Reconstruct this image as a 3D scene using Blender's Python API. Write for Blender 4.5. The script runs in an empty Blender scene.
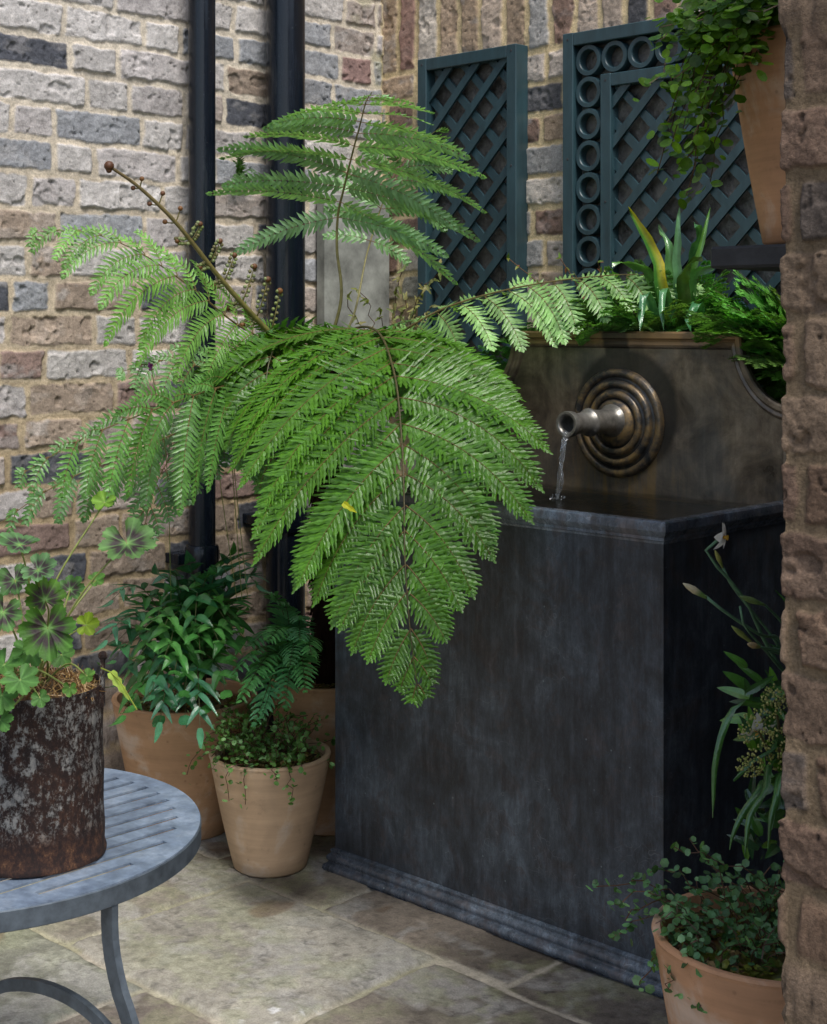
import bpy, math, random
import numpy as np
from mathutils import Vector, Matrix
from mathutils.geometry import tessellate_polygon

random.seed(11)
RNG = np.random.RandomState(5)
SC = bpy.context.scene
COL = SC.collection
PI = math.pi

# ------------------------------------------------------------------ camera frame
F, HY, H = 1490.0, 322.0, 1.10
CAM = Vector((2.834, -2.817, H))
FW = Vector((-.6946, .7194, 0)); RT = Vector((.7194, .6946, 0)); UP = Vector((0, 0, 1))
def at(px, py, d):
    """world point seen at pixel (px,py) at depth d metres"""
    return CAM + FW * d + RT * ((px - 413.5) / F * d) - UP * ((py - HY) / F * d)

# ------------------------------------------------------------------ node helpers
def new_mat(name):
    m = bpy.data.materials.new(name); m.use_nodes = True
    nt = m.node_tree; nt.nodes.clear()
    out = nt.nodes.new('ShaderNodeOutputMaterial'); bs = nt.nodes.new('ShaderNodeBsdfPrincipled')
    nt.links.new(bs.outputs[0], out.inputs[0])
    return m, nt, bs, out
def N(nt, t, **k):
    n = nt.nodes.new(t)
    for a, b in k.items():
        if a.startswith('i_'):
            n.inputs[a[2:].replace('_', ' ')].default_value = b
        else: setattr(n, a, b)
    return n
def L(nt, a, b): nt.links.new(a, b)
def coords(nt, scale=(1, 1, 1)):
    tc = N(nt, 'ShaderNodeTexCoord'); mp = N(nt, 'ShaderNodeMapping'); mp.inputs['Scale'].default_value = scale
    L(nt, tc.outputs['Object'], mp.inputs[0]); return mp.outputs[0]
def noise(nt, vec, sc, det=6, rough=.6, dist=0):
    n = N(nt, 'ShaderNodeTexNoise'); n.inputs['Scale'].default_value = sc; n.inputs['Detail'].default_value = det
    n.inputs['Roughness'].default_value = rough; n.inputs['Distortion'].default_value = dist
    if vec is not None: L(nt, vec, n.inputs['Vector'])
    return n.outputs['Fac']
def ramp(nt, fac, stops):
    r = N(nt, 'ShaderNodeValToRGB'); e = r.color_ramp.elements
    while len(e) < len(stops): e.new(.5)
    for el, (p, c) in zip(e, stops):
        el.position = p; el.color = (*c, 1) if not isinstance(c, (int, float)) else (c, c, c, 1)
    L(nt, fac, r.inputs[0]); return r.outputs[0]
def mix(nt, fac, a, b, mode='MIX'):
    m = N(nt, 'ShaderNodeMix', data_type='RGBA', blend_type=mode)
    for k, v in ((0, fac), (6, a), (7, b)):
        s = m.inputs[k]
        if hasattr(v, 'node'): L(nt, v, s)
        elif isinstance(v, (int, float)): s.default_value = v if k == 0 else (v, v, v, 1)
        else: s.default_value = (*v, 1)
    return m.outputs[2]
def bump(nt, bs, h, strength, dist=.002):
    b = N(nt, 'ShaderNodeBump'); b.inputs['Strength'].default_value = strength; b.inputs['Distance'].default_value = dist
    L(nt, h, b.inputs['Height']); L(nt, b.outputs[0], bs.inputs['Normal'])
def attr(nt, name='Col'):
    a = N(nt, 'ShaderNodeAttribute'); a.attribute_name = name; return a.outputs['Color']

# ------------------------------------------------------------------ materials
def mat_masonry(name, rough=.9, fine=.35, sat=1.0):
    m, nt, bs, out = new_mat(name)
    v = coords(nt); c = attr(nt)
    n1 = noise(nt, v, 55, 8, .75); n2 = noise(nt, v, 260, 5, .75)
    c = mix(nt, 1.0, c, ramp(nt, n1, [(.25, .62), (.5, 1.0), (.75, 1.35)]), 'MULTIPLY')
    c = mix(nt, fine, c, mix(nt, 1.0, c, ramp(nt, n2, [(.34, .30), (.62, 1.5)]), 'MULTIPLY'))
    L(nt, c, bs.inputs['Base Color']); bs.inputs['Roughness'].default_value = rough
    bs.inputs['Specular IOR Level'].default_value = .25
    h = mix(nt, .5, n1, n2); bump(nt, bs, h, .9, .005)
    return m
def mat_leaf(name, rough=.38, trans=.3, spec=.5, nscale=60, tint=(1.5, 1.7, .6)):
    m, nt, bs, out = new_mat(name)
    v = coords(nt); c = attr(nt)
    n1 = noise(nt, v, nscale, 4)
    c = mix(nt, 1.0, c, ramp(nt, n1, [(.3, .7), (.7, 1.3)]), 'MULTIPLY')
    L(nt, c, bs.inputs['Base Color']); bs.inputs['Roughness'].default_value = rough
    bs.inputs['Specular IOR Level'].default_value = spec
    bump(nt, bs, noise(nt, v, 420, 2, .5), .5, .0012)
    tr = N(nt, 'ShaderNodeBsdfTranslucent'); L(nt, mix(nt, 1.0, c, tint, 'MULTIPLY'), tr.inputs[0])
    ms = N(nt, 'ShaderNodeMixShader'); ms.inputs[0].default_value = trans
    L(nt, bs.outputs[0], ms.inputs[1]); L(nt, tr.outputs[0], ms.inputs[2]); L(nt, ms.outputs[0], out.inputs[0])
    return m
def mat_plain(name, col, rough=.5, metal=0, spec=.5, var=.25, sc=30, bm=.2, bd=.002, stretch=(1, 1, 1)):
    m, nt, bs, out = new_mat(name)
    v = coords(nt, stretch); n = noise(nt, v, sc, 8, .65)
    a = [x * (1 - var) for x in col]; b = [min(1, x * (1 + var)) for x in col]
    L(nt, ramp(nt, n, [(.3, a), (.7, b)]), bs.inputs['Base Color'])
    bs.inputs['Roughness'].default_value = rough; bs.inputs['Metallic'].default_value = metal
    bs.inputs['Specular IOR Level'].default_value = spec
    if bm: bump(nt, bs, n, bm, bd)
    return m
def mat_lead(name, dark=1.0, rg=(.34, .6)):
    m, nt, bs, out = new_mat(name)
    v = coords(nt); vs = coords(nt, (1, 1, .3)); vd = coords(nt, (1, 1, .05))
    big = noise(nt, v, 4.5, 10, .68, .6); mid = noise(nt, v, 17, 12, .74, .6); st = noise(nt, vs, 45, 10, .8, .2); fi = noise(nt, v, 190, 8, .8); dr = noise(nt, vd, 60, 6, .75)
    d = dark
    base = ramp(nt, big, [(.36, (.020 * d, .023 * d, .028 * d)), (.5, (.037 * d, .045 * d, .056 * d)), (.64, (.070 * d, .088 * d, .108 * d))])
    base = mix(nt, ramp(nt, mid, [(.50, 0.0), (.60, .6)]), base, (.050 * d, .042 * d, .041 * d))
    base = mix(nt, .75, base, ramp(nt, st, [(.34, .35), (.5, .95), (.66, 1.9)]), 'MULTIPLY')
    base = mix(nt, .5, base, ramp(nt, dr, [(.36, .6), (.5, 1.0), (.68, 1.6)]), 'MULTIPLY')
    base = mix(nt, ramp(nt, fi, [(.60, 0.0), (.70, .55)]), base, (.13 * d, .155 * d, .19 * d))
    sp = N(nt, 'ShaderNodeTexVoronoi'); sp.inputs['Scale'].default_value = 26; L(nt, v, sp.inputs['Vector'])
    base = mix(nt, ramp(nt, sp.outputs['Distance'], [(.02, .6), (.055, 0.0)]), base, (.20 * d, .25 * d, .26 * d))
    vr = N(nt, 'ShaderNodeTexVoronoi', feature='DISTANCE_TO_EDGE'); vr.inputs['Scale'].default_value = 8
    wv = N(nt, 'ShaderNodeVectorMath', operation='ADD'); sn = N(nt, 'ShaderNodeTexNoise'); sn.inputs['Scale'].default_value = 9
    L(nt, v, sn.inputs['Vector']); L(nt, v, wv.inputs[0]); L(nt, sn.outputs['Color'], wv.inputs[1]); L(nt, wv.outputs[0], vr.inputs['Vector'])
    base = mix(nt, mix(nt, 1.0, ramp(nt, vr.outputs['Distance'], [(.0, .5), (.012, 0.0)]), ramp(nt, big, [(.5, 0.0), (.56, 1.0)]), 'MULTIPLY'), base, (.16 * d, .18 * d, .20 * d))
    L(nt, base, bs.inputs['Base Color'])
    L(nt, ramp(nt, mid, [(.35, rg[0]), (.65, rg[1])]), bs.inputs['Roughness']); bs.inputs['Metallic'].default_value = .2
    bs.inputs['Specular IOR Level'].default_value = .5
    bump(nt, bs, mix(nt, .6, fi, mid), .45, .003)
    return m
def mat_terracotta(name, col):
    m, nt, bs, out = new_mat(name)
    v = coords(nt); a = noise(nt, v, 9, 6, .6, .5); b = noise(nt, v, 140, 4, .7); r = noise(nt, coords(nt, (1, 1, 14)), 5, 3)
    c = ramp(nt, a, [(.3, [x * .82 for x in col]), (.55, col), (.75, [min(1, x * 1.16) for x in col])])
    c = mix(nt, ramp(nt, a, [(.54, 0.0), (.66, .6)]), c, (.56, .48, .40))
    c = mix(nt, ramp(nt, noise(nt, v, 30, 8, .75), [(.58, 0.0), (.68, .45)]), c, [x * .55 for x in col])
    c = mix(nt, .35, c, ramp(nt, r, [(.35, .7), (.65, 1.2)]), 'MULTIPLY')
    sp = N(nt, 'ShaderNodeTexVoronoi'); sp.inputs['Scale'].default_value = 34; L(nt, v, sp.inputs['Vector'])
    c = mix(nt, ramp(nt, sp.outputs['Distance'], [(.05, .45), (.13, 0.0)]), c, [x * .4 for x in col])
    L(nt, c, bs.inputs['Base Color']); bs.inputs['Roughness'].default_value = .72; bs.inputs['Specular IOR Level'].default_value = .3
    bump(nt, bs, mix(nt, .5, b, r), .25, .002)
    return m
def mat_rust(name):
    m, nt, bs, out = new_mat(name)
    v = coords(nt); vs = coords(nt, (1, 1, .7))
    a = noise(nt, vs, 30, 12, .85, .2); b = noise(nt, vs, 95, 8, .85); c2 = noise(nt, v, 8, 6, .6)
    tc = N(nt, 'ShaderNodeTexCoord'); sp = N(nt, 'ShaderNodeSeparateXYZ'); L(nt, tc.outputs['Object'], sp.inputs[0])
    rust = ramp(nt, b, [(.34, (.006, .005, .005)), (.48, (.020, .010, .008)), (.58, (.055, .025, .014)), (.68, (.17, .09, .04))])
    zinc = ramp(nt, b, [(.40, (.05, .055, .06)), (.60, (.22, .215, .20))])
    low = N(nt, 'ShaderNodeMapRange'); low.inputs[1].default_value = .035; low.inputs[2].default_value = .06
    L(nt, sp.outputs['Z'], low.inputs[0])
    patch = mix(nt, 1.0, ramp(nt, mix(nt, .5, a, b), [(.505, 0.0), (.525, .95)]), ramp(nt, low.outputs[0], [(0, 0.0), (1, 1.0)]), 'MULTIPLY')
    col = mix(nt, patch, rust, zinc)
    L(nt, col, bs.inputs['Base Color']); L(nt, ramp(nt, patch, [(0, .85), (1, .5)]), bs.inputs['Roughness'])
    bs.inputs['Specular IOR Level'].default_value = .3
    bump(nt, bs, mix(nt, .5, b, patch), .7, .003)
    return m
def mat_galv(name):
    m, nt, bs, out = new_mat(name)
    v = coords(nt); a = noise(nt, v, 16, 8, .7); b = noise(nt, v, 70, 8, .7)
    c = ramp(nt, a, [(.34, (.13, .17, .235)), (.5, (.20, .26, .345)), (.66, (.31, .375, .46))])
    c = mix(nt, .5, c, ramp(nt, b, [(.36, .65), (.64, 1.35)]), 'MULTIPLY')
    L(nt, c, bs.inputs['Base Color']); bs.inputs['Metallic'].default_value = .35
    L(nt, ramp(nt, b, [(.3, .42), (.7, .62)]), bs.inputs['Roughness']); bump(nt, bs, b, .2, .001)
    return m
def mat_water(name, rough=.02):
    m, nt, bs, out = new_mat(name)
    bs.inputs['Base Color'].default_value = (.9, .95, .95, 1); bs.inputs['Roughness'].default_value = rough
    bs.inputs['IOR'].default_value = 1.33; bs.inputs['Transmission Weight'].default_value = 1
    bump(nt, bs, noise(nt, coords(nt, (1, 1, .3)), 60, 2), .4, .004)
    return m

def mat_pipe(name):
    m, nt, bs, out = new_mat(name); v = coords(nt)
    sp = N(nt, 'ShaderNodeTexVoronoi'); sp.inputs['Scale'].default_value = 60; L(nt, v, sp.inputs['Vector']); n = noise(nt, coords(nt, (1, 1, .1)), 40, 8, .75)
    c = ramp(nt, n, [(.35, (.003, .005, .009)), (.6, (.007, .011, .018)), (.72, (.025, .03, .035))])
    c = mix(nt, ramp(nt, sp.outputs['Distance'], [(.04, .5), (.09, 0.0)]), c, (.07, .08, .09)); L(nt, c, bs.inputs['Base Color'])
    L(nt, ramp(nt, n, [(.35, .14), (.65, .32)]), bs.inputs['Roughness']); bs.inputs['Specular IOR Level'].default_value = .4
    bump(nt, bs, noise(nt, v, 50, 6), .25, .001); return m
M = dict(
    wall=mat_masonry('brick_wall_surface'), pillar=mat_masonry('brick_pillar_surface', fine=.5), floor=mat_masonry('flagstone_surface', rough=.62, fine=.3),
    fern=mat_leaf('fern_green', .35, .24, .55), gloss=mat_leaf('glossy_leaf', .17, .15, .8, 30), soft=mat_leaf('soft_leaf', .55, .35, .3, 40),
    petal=mat_leaf('white_petal', .5, .3, .3, 40, (1, 1, 1)), small=mat_leaf('small_leaf', .42, .35, .4, 40),
    lead=mat_lead('lead_sheet', 1.08), leadrim=mat_lead('lead_edge_lit', 2.5, (.20, .36)),  # rim and plinth: lighter lead, sky highlight put into the colour
    teal=mat_plain('teal_paint', (.026, .060, .072), .42, 0, .5, .3, 40, .3, .001, (1, 1, .2)),
    black=mat_pipe('black_gloss_paint'),
    pot=mat_terracotta('pale_terracotta', (.50, .345, .215)), pot2=mat_terracotta('warm_terracotta', (.46, .27, .145)),
    pot3=mat_terracotta('orange_terracotta', (.50, .27, .145)),
    rust=mat_rust('rusted_zinc'), galv=mat_galv('galvanised_steel'),
    soil=mat_plain('soil_and_moss', (.05, .038, .02), .95, 0, .1, .6, 60, 1, .006),
    stem=mat_leaf('stem_skin', .5, .05, .4),
    trunk=mat_plain('fibrous_trunk', (.022, .012, .008), .95, 0, .1, .6, 60, 1, .01, (1, 1, .25)),
    slab=mat_plain('weathered_slab', (.25, .26, .235), .8, 0, .3, .6, 9, .5, .005),
    slate=mat_plain('slate', (.035, .036, .040), .65, 0, .4, .4, 30, .5, .003),
    mirror=mat_plain('aged_backing', (.10, .095, .085), .35, .3, .6, .85, 28, .9, .008),
    water=mat_water('clear_water'),
)

# ------------------------------------------------------------------ mesh builder
class MB:
    def __init__(s): s.v = []; s.f = []; s.c = []; s.m = []
    def add(s, vs, fs, col=(1, 1, 1), mi=0):
        o = len(s.v); s.v += [tuple(v) for v in vs]
        if len(col) == 3 and not hasattr(col[0], '__len__'): s.c += [col] * len(vs)
        else: s.c += list(col)
        s.f += [tuple(i + o for i in f) for f in fs]; s.m += [mi] * len(fs)
    def tube(s, pts, rad, n=6, col=(1, 1, 1), mi=0, cap=True):
        pts = [Vector(p) for p in pts]; k = len(pts)
        r = rad if hasattr(rad, '__len__') else [rad] * k
        T = [(pts[min(i + 1, k - 1)] - pts[max(i - 1, 0)]).normalized() for i in range(k)]
        a = T[0].orthogonal().normalized(); vs = []
        for i in range(k):
            a = (a - T[i] * a.dot(T[i])).normalized(); b = T[i].cross(a)
            for j in range(n):
                t = 2 * PI * j / n; vs.append(pts[i] + (a * math.cos(t) + b * math.sin(t)) * r[i])
        fs = [(i * n + j, i * n + (j + 1) % n, (i + 1) * n + (j + 1) % n, (i + 1) * n + j) for i in range(k - 1) for j in range(n)]
        if cap: fs += [tuple(range(n))[::-1], tuple(range((k - 1) * n, k * n))]
        s.add(vs, fs, col, mi)
    def box(s, lo, hi, col=(1, 1, 1), bev=0, mi=0):
        x0, y0, z0 = lo; x1, y1, z1 = hi; b = bev
        if b <= 0:
            vs = [(x, y, z) for z in (z0, z1) for y in (y0, y1) for x in (x0, x1)]
            s.add(vs, [(0, 2, 3, 1), (4, 5, 7, 6), (0, 1, 5, 4), (2, 6, 7, 3), (0, 4, 6, 2), (1, 3, 7, 5)], col, mi); return
        idx = {}; vs = []
        for cx in (0, 1):
            for cy in (0, 1):
                for cz in (0, 1):
                    X = (x0, x1)[cx]; Y = (y0, y1)[cy]; Z = (z0, z1)[cz]; dx = b * (1 - 2 * cx); dy = b * (1 - 2 * cy); dz = b * (1 - 2 * cz)
                    for a, p in enumerate(((X, Y + dy, Z + dz), (X + dx, Y, Z + dz), (X + dx, Y + dy, Z))):
                        idx[cx, cy, cz, a] = len(vs); vs.append(p)
        f = []
        for c in (0, 1):
            f.append([idx[c, 0, 0, 0], idx[c, 1, 0, 0], idx[c, 1, 1, 0], idx[c, 0, 1, 0]])
            f.append([idx[0, c, 0, 1], idx[1, c, 0, 1], idx[1, c, 1, 1], idx[0, c, 1, 1]])
            f.append([idx[0, 0, c, 2], idx[1, 0, c, 2], idx[1, 1, c, 2], idx[0, 1, c, 2]])
        for p in (0, 1):
            for q in (0, 1):
                f.append([idx[p, q, 0, 0], idx[p, q, 0, 1], idx[p, q, 1, 1], idx[p, q, 1, 0]])
                f.append([idx[p, 0, q, 0], idx[p, 0, q, 2], idx[p, 1, q, 2], idx[p, 1, q, 0]])
                f.append([idx[0, p, q, 1], idx[0, p, q, 2], idx[1, p, q, 2], idx[1, p, q, 1]])
        for a in (0, 1):
            for c in (0, 1):
                for d in (0, 1): f.append([idx[a, c, d, 0], idx[a, c, d, 1], idx[a, c, d, 2]])
        s.add(vs, f, col, mi)
    def lathe(s, prof, n=64, col=(1, 1, 1), c=(0, 0, 0), wob=0, mi=0):
        vs = []; k = len(prof)
        for r, z in prof:
            for j in range(n):
                t = 2 * PI * j / n; rr = r * (1 + wob * math.sin(2 * t + 1.3) + wob * .5 * math.sin(5 * t))
                vs.append((c[0] + rr * math.cos(t), c[1] + rr * math.sin(t), c[2] + z))
        s.add(vs, [(i * n + j, i * n + (j + 1) % n, (i + 1) * n + (j + 1) % n, (i + 1) * n + j) for i in range(k - 1) for j in range(n)], col, mi)
    def build(s, name, mat, parent=None, smooth=False, loc=None, recalc=True):
        me = bpy.data.meshes.new(name)
        off = Vector(loc) if loc is not None else (parent_world(parent) if parent else Vector((0, 0, 0)))
        me.from_pydata([(x - off.x, y - off.y, z - off.z) for x, y, z in s.v], [], s.f)
        mats = mat if isinstance(mat, (list, tuple)) else [mat]
        for m in mats: me.materials.append(m)
        if len(mats) > 1: me.polygons.foreach_set('material_index', s.m)
        a = me.color_attributes.new('Col', 'FLOAT_COLOR', 'POINT')
        buf = np.ones((len(s.v), 4), np.float32); buf[:, :3] = np.array(s.c, np.float32).reshape(-1, 3); a.data.foreach_set('color', buf.ravel())
        if smooth: me.polygons.foreach_set('use_smooth', [True] * len(s.f))
        if recalc:
            import bmesh
            b = bmesh.new(); b.from_mesh(me); bmesh.ops.recalc_face_normals(b, faces=b.faces); b.to_mesh(me); b.free()
        me.update()
        o = bpy.data.objects.new(name, me); COL.objects.link(o)
        if parent: o.parent = parent
        if loc is not None and not parent: o.location = loc
        if loc is not None and parent: o.location = off - parent_world(parent)
        return o
def parent_world(p):
    v = Vector(p.location)
    while p.parent: p = p.parent; v += Vector(p.location)
    return v
def tag(o, label=None, cat=None, group=None, kind=None):
    if label: o['label'] = label
    if cat: o['category'] = cat
    if group: o['group'] = group
    if kind: o['kind'] = kind
    return o
def thing(name, label, cat, loc, group=None):
    o = bpy.data.objects.new(name, None); o.empty_display_size = .05; COL.objects.link(o); o.location = loc
    return tag(o, label, cat, group)
def autosmooth(o, deg=35):
    me = o.data; me.polygons.foreach_set('use_smooth', [True] * len(me.polygons))
    try: me.set_sharp_from_angle(angle=math.radians(deg))
    except Exception: pass
    return o

# ------------------------------------------------------------------ numpy noise + masonry
def vnoise(x, y, seed):
    r = np.random.RandomState(seed).rand(256, 256)
    xi = np.floor(x).astype(int); yi = np.floor(y).astype(int); fx = x - xi; fy = y - yi
    fx = fx * fx * (3 - 2 * fx); fy = fy * fy * (3 - 2 * fy)
    a = r[xi & 255, yi & 255]; b = r[(xi + 1) & 255, yi & 255]; c = r[xi & 255, (yi + 1) & 255]; d = r[(xi + 1) & 255, (yi + 1) & 255]
    return (a * (1 - fx) + b * fx) * (1 - fy) + (c * (1 - fx) + d * fx) * fy
def fbm(x, y, sc, seed, o=4, g=.5):
    t = np.zeros_like(x); a = 1; s = 0
    for k in range(o):
        t += a * vnoise(x * sc * 2 ** k + 17 * k, y * sc * 2 ** k + 31 * k, seed + k); s += a; a *= g
    return t / s
def sstep(a, b, x):
    t = np.clip((x - a) / (b - a), 0, 1); return t * t * (3 - 2 * t)
def axis_pts(segs):
    out = []
    for a, b, st in segs:
        n = max(1, int(round((b - a) / st))); out += list(np.linspace(a, b, n + 1)[:-1])
    out.append(segs[-1][1]); return np.array(out)
def grid_object(name, P, C, mat, flip=False):
    nu, nv = P.shape[:2]
    me = bpy.data.meshes.new(name); me.vertices.add(nu * nv); me.vertices.foreach_set('co', P.astype(np.float32).ravel())
    i = np.arange(nu * nv).reshape(nu, nv)
    q = np.stack([i[:-1, :-1], i[1:, :-1], i[1:, 1:], i[:-1, 1:]], -1).reshape(-1, 4)
    if flip: q = q[:, ::-1]
    nf = len(q); me.loops.add(nf * 4); me.loops.foreach_set('vertex_index', q.ravel().astype(np.int32))
    me.polygons.add(nf); me.polygons.foreach_set('loop_start', np.arange(0, nf * 4, 4, dtype=np.int32))
    me.update(calc_edges=True); me.polygons.foreach_set('use_smooth', np.ones(nf, bool))
    a = me.color_attributes.new('Col', 'FLOAT_COLOR', 'POINT')
    b = np.ones((nu * nv, 4), np.float32); b[:, :3] = C.reshape(-1, 3); a.data.foreach_set('color', b.ravel())
    me.materials.append(mat); me.update()
    o = bpy.data.objects.new(name, me); COL.objects.link(o); return o

def brickwork(U, V, phase, course, seed, pal, mortar, soldier=None, relief=.0064, joint=.0055, bond='flemish', head0=None, rough=1.0, smc=(.44, .42, .40)):
    """returns height, colour for a masonry face at (u,v) metres; pal(z,u,rand)->rgb"""
    rs = np.random.RandomState(seed)
    Uw = U + (fbm(U, V, 14, seed + 50, 3) - .5) * .016; Vw = V + (fbm(U, V, 11, seed + 60, 3) - .5) * .013
    hgt = np.zeros_like(U); C = np.zeros(U.shape + (3,)); d_all = np.full_like(U, -1.0)
    row = np.floor((Vw - phase) / course).astype(int)
    if soldier:
        sol = (Vw >= soldier[0]) & (Vw < soldier[1]); row = np.where(sol, 9999, row)
        row = np.where(Vw >= soldier[1], np.floor((Vw - soldier[1]) / course).astype(int) + 5000, row)
        row = np.where((Vw < soldier[0]) & ~sol, np.floor((Vw - soldier[0]) / course).astype(int) + 2000, row)
    umin, umax = U.min() - .3, U.max() + .3
    for r in np.unique(row):
        mk = row == r; u = Uw[mk]; v = Vw[mk]
        if r == 9999: z0, hh = soldier[0], soldier[1] - soldier[0]
        elif r >= 4000: z0, hh = soldier[1] + (r - 5000) * course, course
        elif soldier: z0, hh = soldier[0] + (r - 2000) * course, course
        else: z0, hh = phase + r * course, course
        js = []
        if r == 9999:
            x = umin
            while x < umax: js.append(x); x += .0725 + rs.uniform(-.003, .003)
        elif bond == 'pier':
            x = umin - (.1125 if r % 2 else 0) + rs.uniform(-.006, .006)
            while x < umax + .3: js.append(x); x += .222 + rs.uniform(-.006, .006)
        else:
            x = umin - rs.uniform(0, .3); k = rs.randint(2)
            while x < umax + .3:
                js.append(x); x += ((.222 if (k % 2) else .112) if rs.rand() > .12 else .165) + rs.uniform(-.012, .012); k += 1
        js = np.array(js); i = np.clip(np.searchsorted(js, u) - 1, 0, len(js) - 2)
        du = np.minimum(u - js[i], js[i + 1] - u); dv = np.minimum(v - z0, z0 + hh - v)
        jw = joint * (1 + .5 * rs.rand(len(js)))[i]
        a = np.maximum(du - jw, -.02); b = np.maximum(dv - jw, -.02)
        rc = .005; q = np.where((a < rc) & (b < rc), rc - np.hypot(rc - a, rc - b), np.minimum(a, b))
        uu, vv = U[mk], V[mk]
        q = q + ((fbm(uu, vv, 60, seed + 3, 3) - .5) * .0075 + (fbm(uu, vv, 25, seed + 9, 2) - .5) * .005) * rough
        offs = rs.uniform(-.0025, .003, len(js))[i]; tu = rs.uniform(-.02, .02, len(js))[i]; tv = rs.uniform(-.05, .05, len(js))[i]
        cen = (js[i] + js[i + 1]) / 2; fac = sstep(-.001, .0036, q)
        body = relief + offs + tu * (u - cen) + tv * (v - z0 - hh / 2)
        rr = rs.rand(len(js), 4)[i]
        wear = fbm(uu + rr[:, 0] * 9, vv, 32, seed + 20, 4, .6)
        body += (wear - .5) * .005 * rough + (fbm(uu, vv, 120, seed + 22, 3, .7) - .5) * .0030
        chip = sstep(.64, .72, fbm(uu + rr[:, 1] * 5, vv, 26, seed + 30, 3)); body -= chip * .005
        pit = sstep(.78, .84, fbm(uu, vv, 95, seed + 35, 2)); body -= pit * .003
        mort = (fbm(uu, vv, 50, seed + 40, 4, .65) - .5) * .0045 + .0028
        hgt[mk] = body * fac + mort * (1 - fac)
        bc = pal(z0, cen, rr)
        w = (.72 + .56 * wear)[:, None]; bc = bc * w
        bc = bc * (1 - .35 * pit[:, None])
        smear = sstep(.50, .66, fbm(uu, vv * 1.6, 20, seed + 70, 4, .6)) * rr[:, 2]
        bc = bc * (1 - smear[:, None] * .5) + np.array(smc) * (smear[:, None] * .5)
        mo = mortar(z0 + 0 * uu, uu) * (.8 + .4 * fbm(uu, vv, 22, seed + 80, 4))[:, None]
        fc = sstep(-.002, .003, q)[:, None]
        C[mk] = bc * fc + mo * (1 - fc)
    return hgt, C
def pick(pal, w, r):
    w = np.cumsum(w, -1); w = w / w[..., -1:]; k = (r[:, None] > w).sum(1); return pal[np.clip(k, 0, len(pal) - 1)]

PAL = np.array([(.50, .475, .45), (.435, .405, .39), (.40, .345, .305), (.30, .31, .325), (.34, .27, .21), (.24, .17, .145), (.085, .09, .105), (.30, .20, .18)])
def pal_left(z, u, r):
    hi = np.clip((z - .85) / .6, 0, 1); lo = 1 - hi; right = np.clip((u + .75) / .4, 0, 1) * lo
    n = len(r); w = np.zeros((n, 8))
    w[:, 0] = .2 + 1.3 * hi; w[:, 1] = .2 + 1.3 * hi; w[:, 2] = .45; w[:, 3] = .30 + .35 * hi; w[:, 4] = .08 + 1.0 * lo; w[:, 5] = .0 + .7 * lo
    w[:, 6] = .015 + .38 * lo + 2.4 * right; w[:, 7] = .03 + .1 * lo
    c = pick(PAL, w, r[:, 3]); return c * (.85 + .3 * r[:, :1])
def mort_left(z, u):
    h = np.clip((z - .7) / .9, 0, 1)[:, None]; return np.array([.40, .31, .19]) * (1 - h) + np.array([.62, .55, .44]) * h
def pal_back(z, u, r):
    n = len(r);  w = np.tile(np.array([.45, .4, .8, .5, 1.2, .8, .35, .3]), (n, 1)); c = pick(PAL, w, r[:, 3]); return c * np.array([1.12, 1.04, .92]) * (.85 + .3 * r[:, :1])
def mort_back(z, u): return np.tile(np.array([.66, .52, .30]), (len(u), 1))
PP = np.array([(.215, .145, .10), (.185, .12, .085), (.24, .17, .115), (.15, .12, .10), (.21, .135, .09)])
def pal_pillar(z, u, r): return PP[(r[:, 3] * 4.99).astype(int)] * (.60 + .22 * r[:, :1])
def mort_pillar(z, u): return np.tile(np.array([.18, .13, .08]), (len(u), 1))

# left wall : x = 0, runs along y
us = axis_pts([(-3.6, -1.22, .03), (-1.22, 0.0, .0028)]); vs = axis_pts([(0, .35, .012), (.35, 1.98, .0028), (1.98, 2.9, .03)])
U, V = np.meshgrid(us, vs, indexing='ij')
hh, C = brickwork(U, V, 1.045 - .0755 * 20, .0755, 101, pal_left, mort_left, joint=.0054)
cf = sstep(-.016, -.006, U)[..., None]; C = C * (1 - cf) + np.array([.55, .45, .28]) * cf
mossy = (sstep(.5, .62, fbm(U, V, 9, 900, 4)) * sstep(-.2, -.03, U))[..., None] * .45; C = C * (1 - mossy) + np.array([.22, .23, .10]) * mossy
P = np.stack([hh, U, V], -1)
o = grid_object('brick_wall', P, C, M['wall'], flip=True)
tag(o, 'pale weathered brick wall on the left behind the black drainpipes', 'wall')
# back wall : y = 0, runs along x
us = axis_pts([(0.0, 1.72, .0032), (1.72, 3.6, .05)]); vs = axis_pts([(0, .9, .02), (.9, 1.95, .0032), (1.95, 2.5, .03)])
U, V = np.meshgrid(us, vs, indexing='ij')
hh, C = brickwork(U, V, 0, .0757, 202, pal_back, mort_back, soldier=(1.757, 1.975))
mossy = (sstep(.5, .64, fbm(U, V, 10, 950, 4)) * sstep(1.4, 1.0, V))[..., None] * .5; C = C * (1 - mossy) + np.array([.25, .24, .08]) * mossy
P = np.stack([U, -hh, V], -1)
o = grid_object('brick_wall', P, C, M['wall'], flip=False)
tag(o, 'back brick wall with an upright brick course above the two trellises', 'wall')
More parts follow.
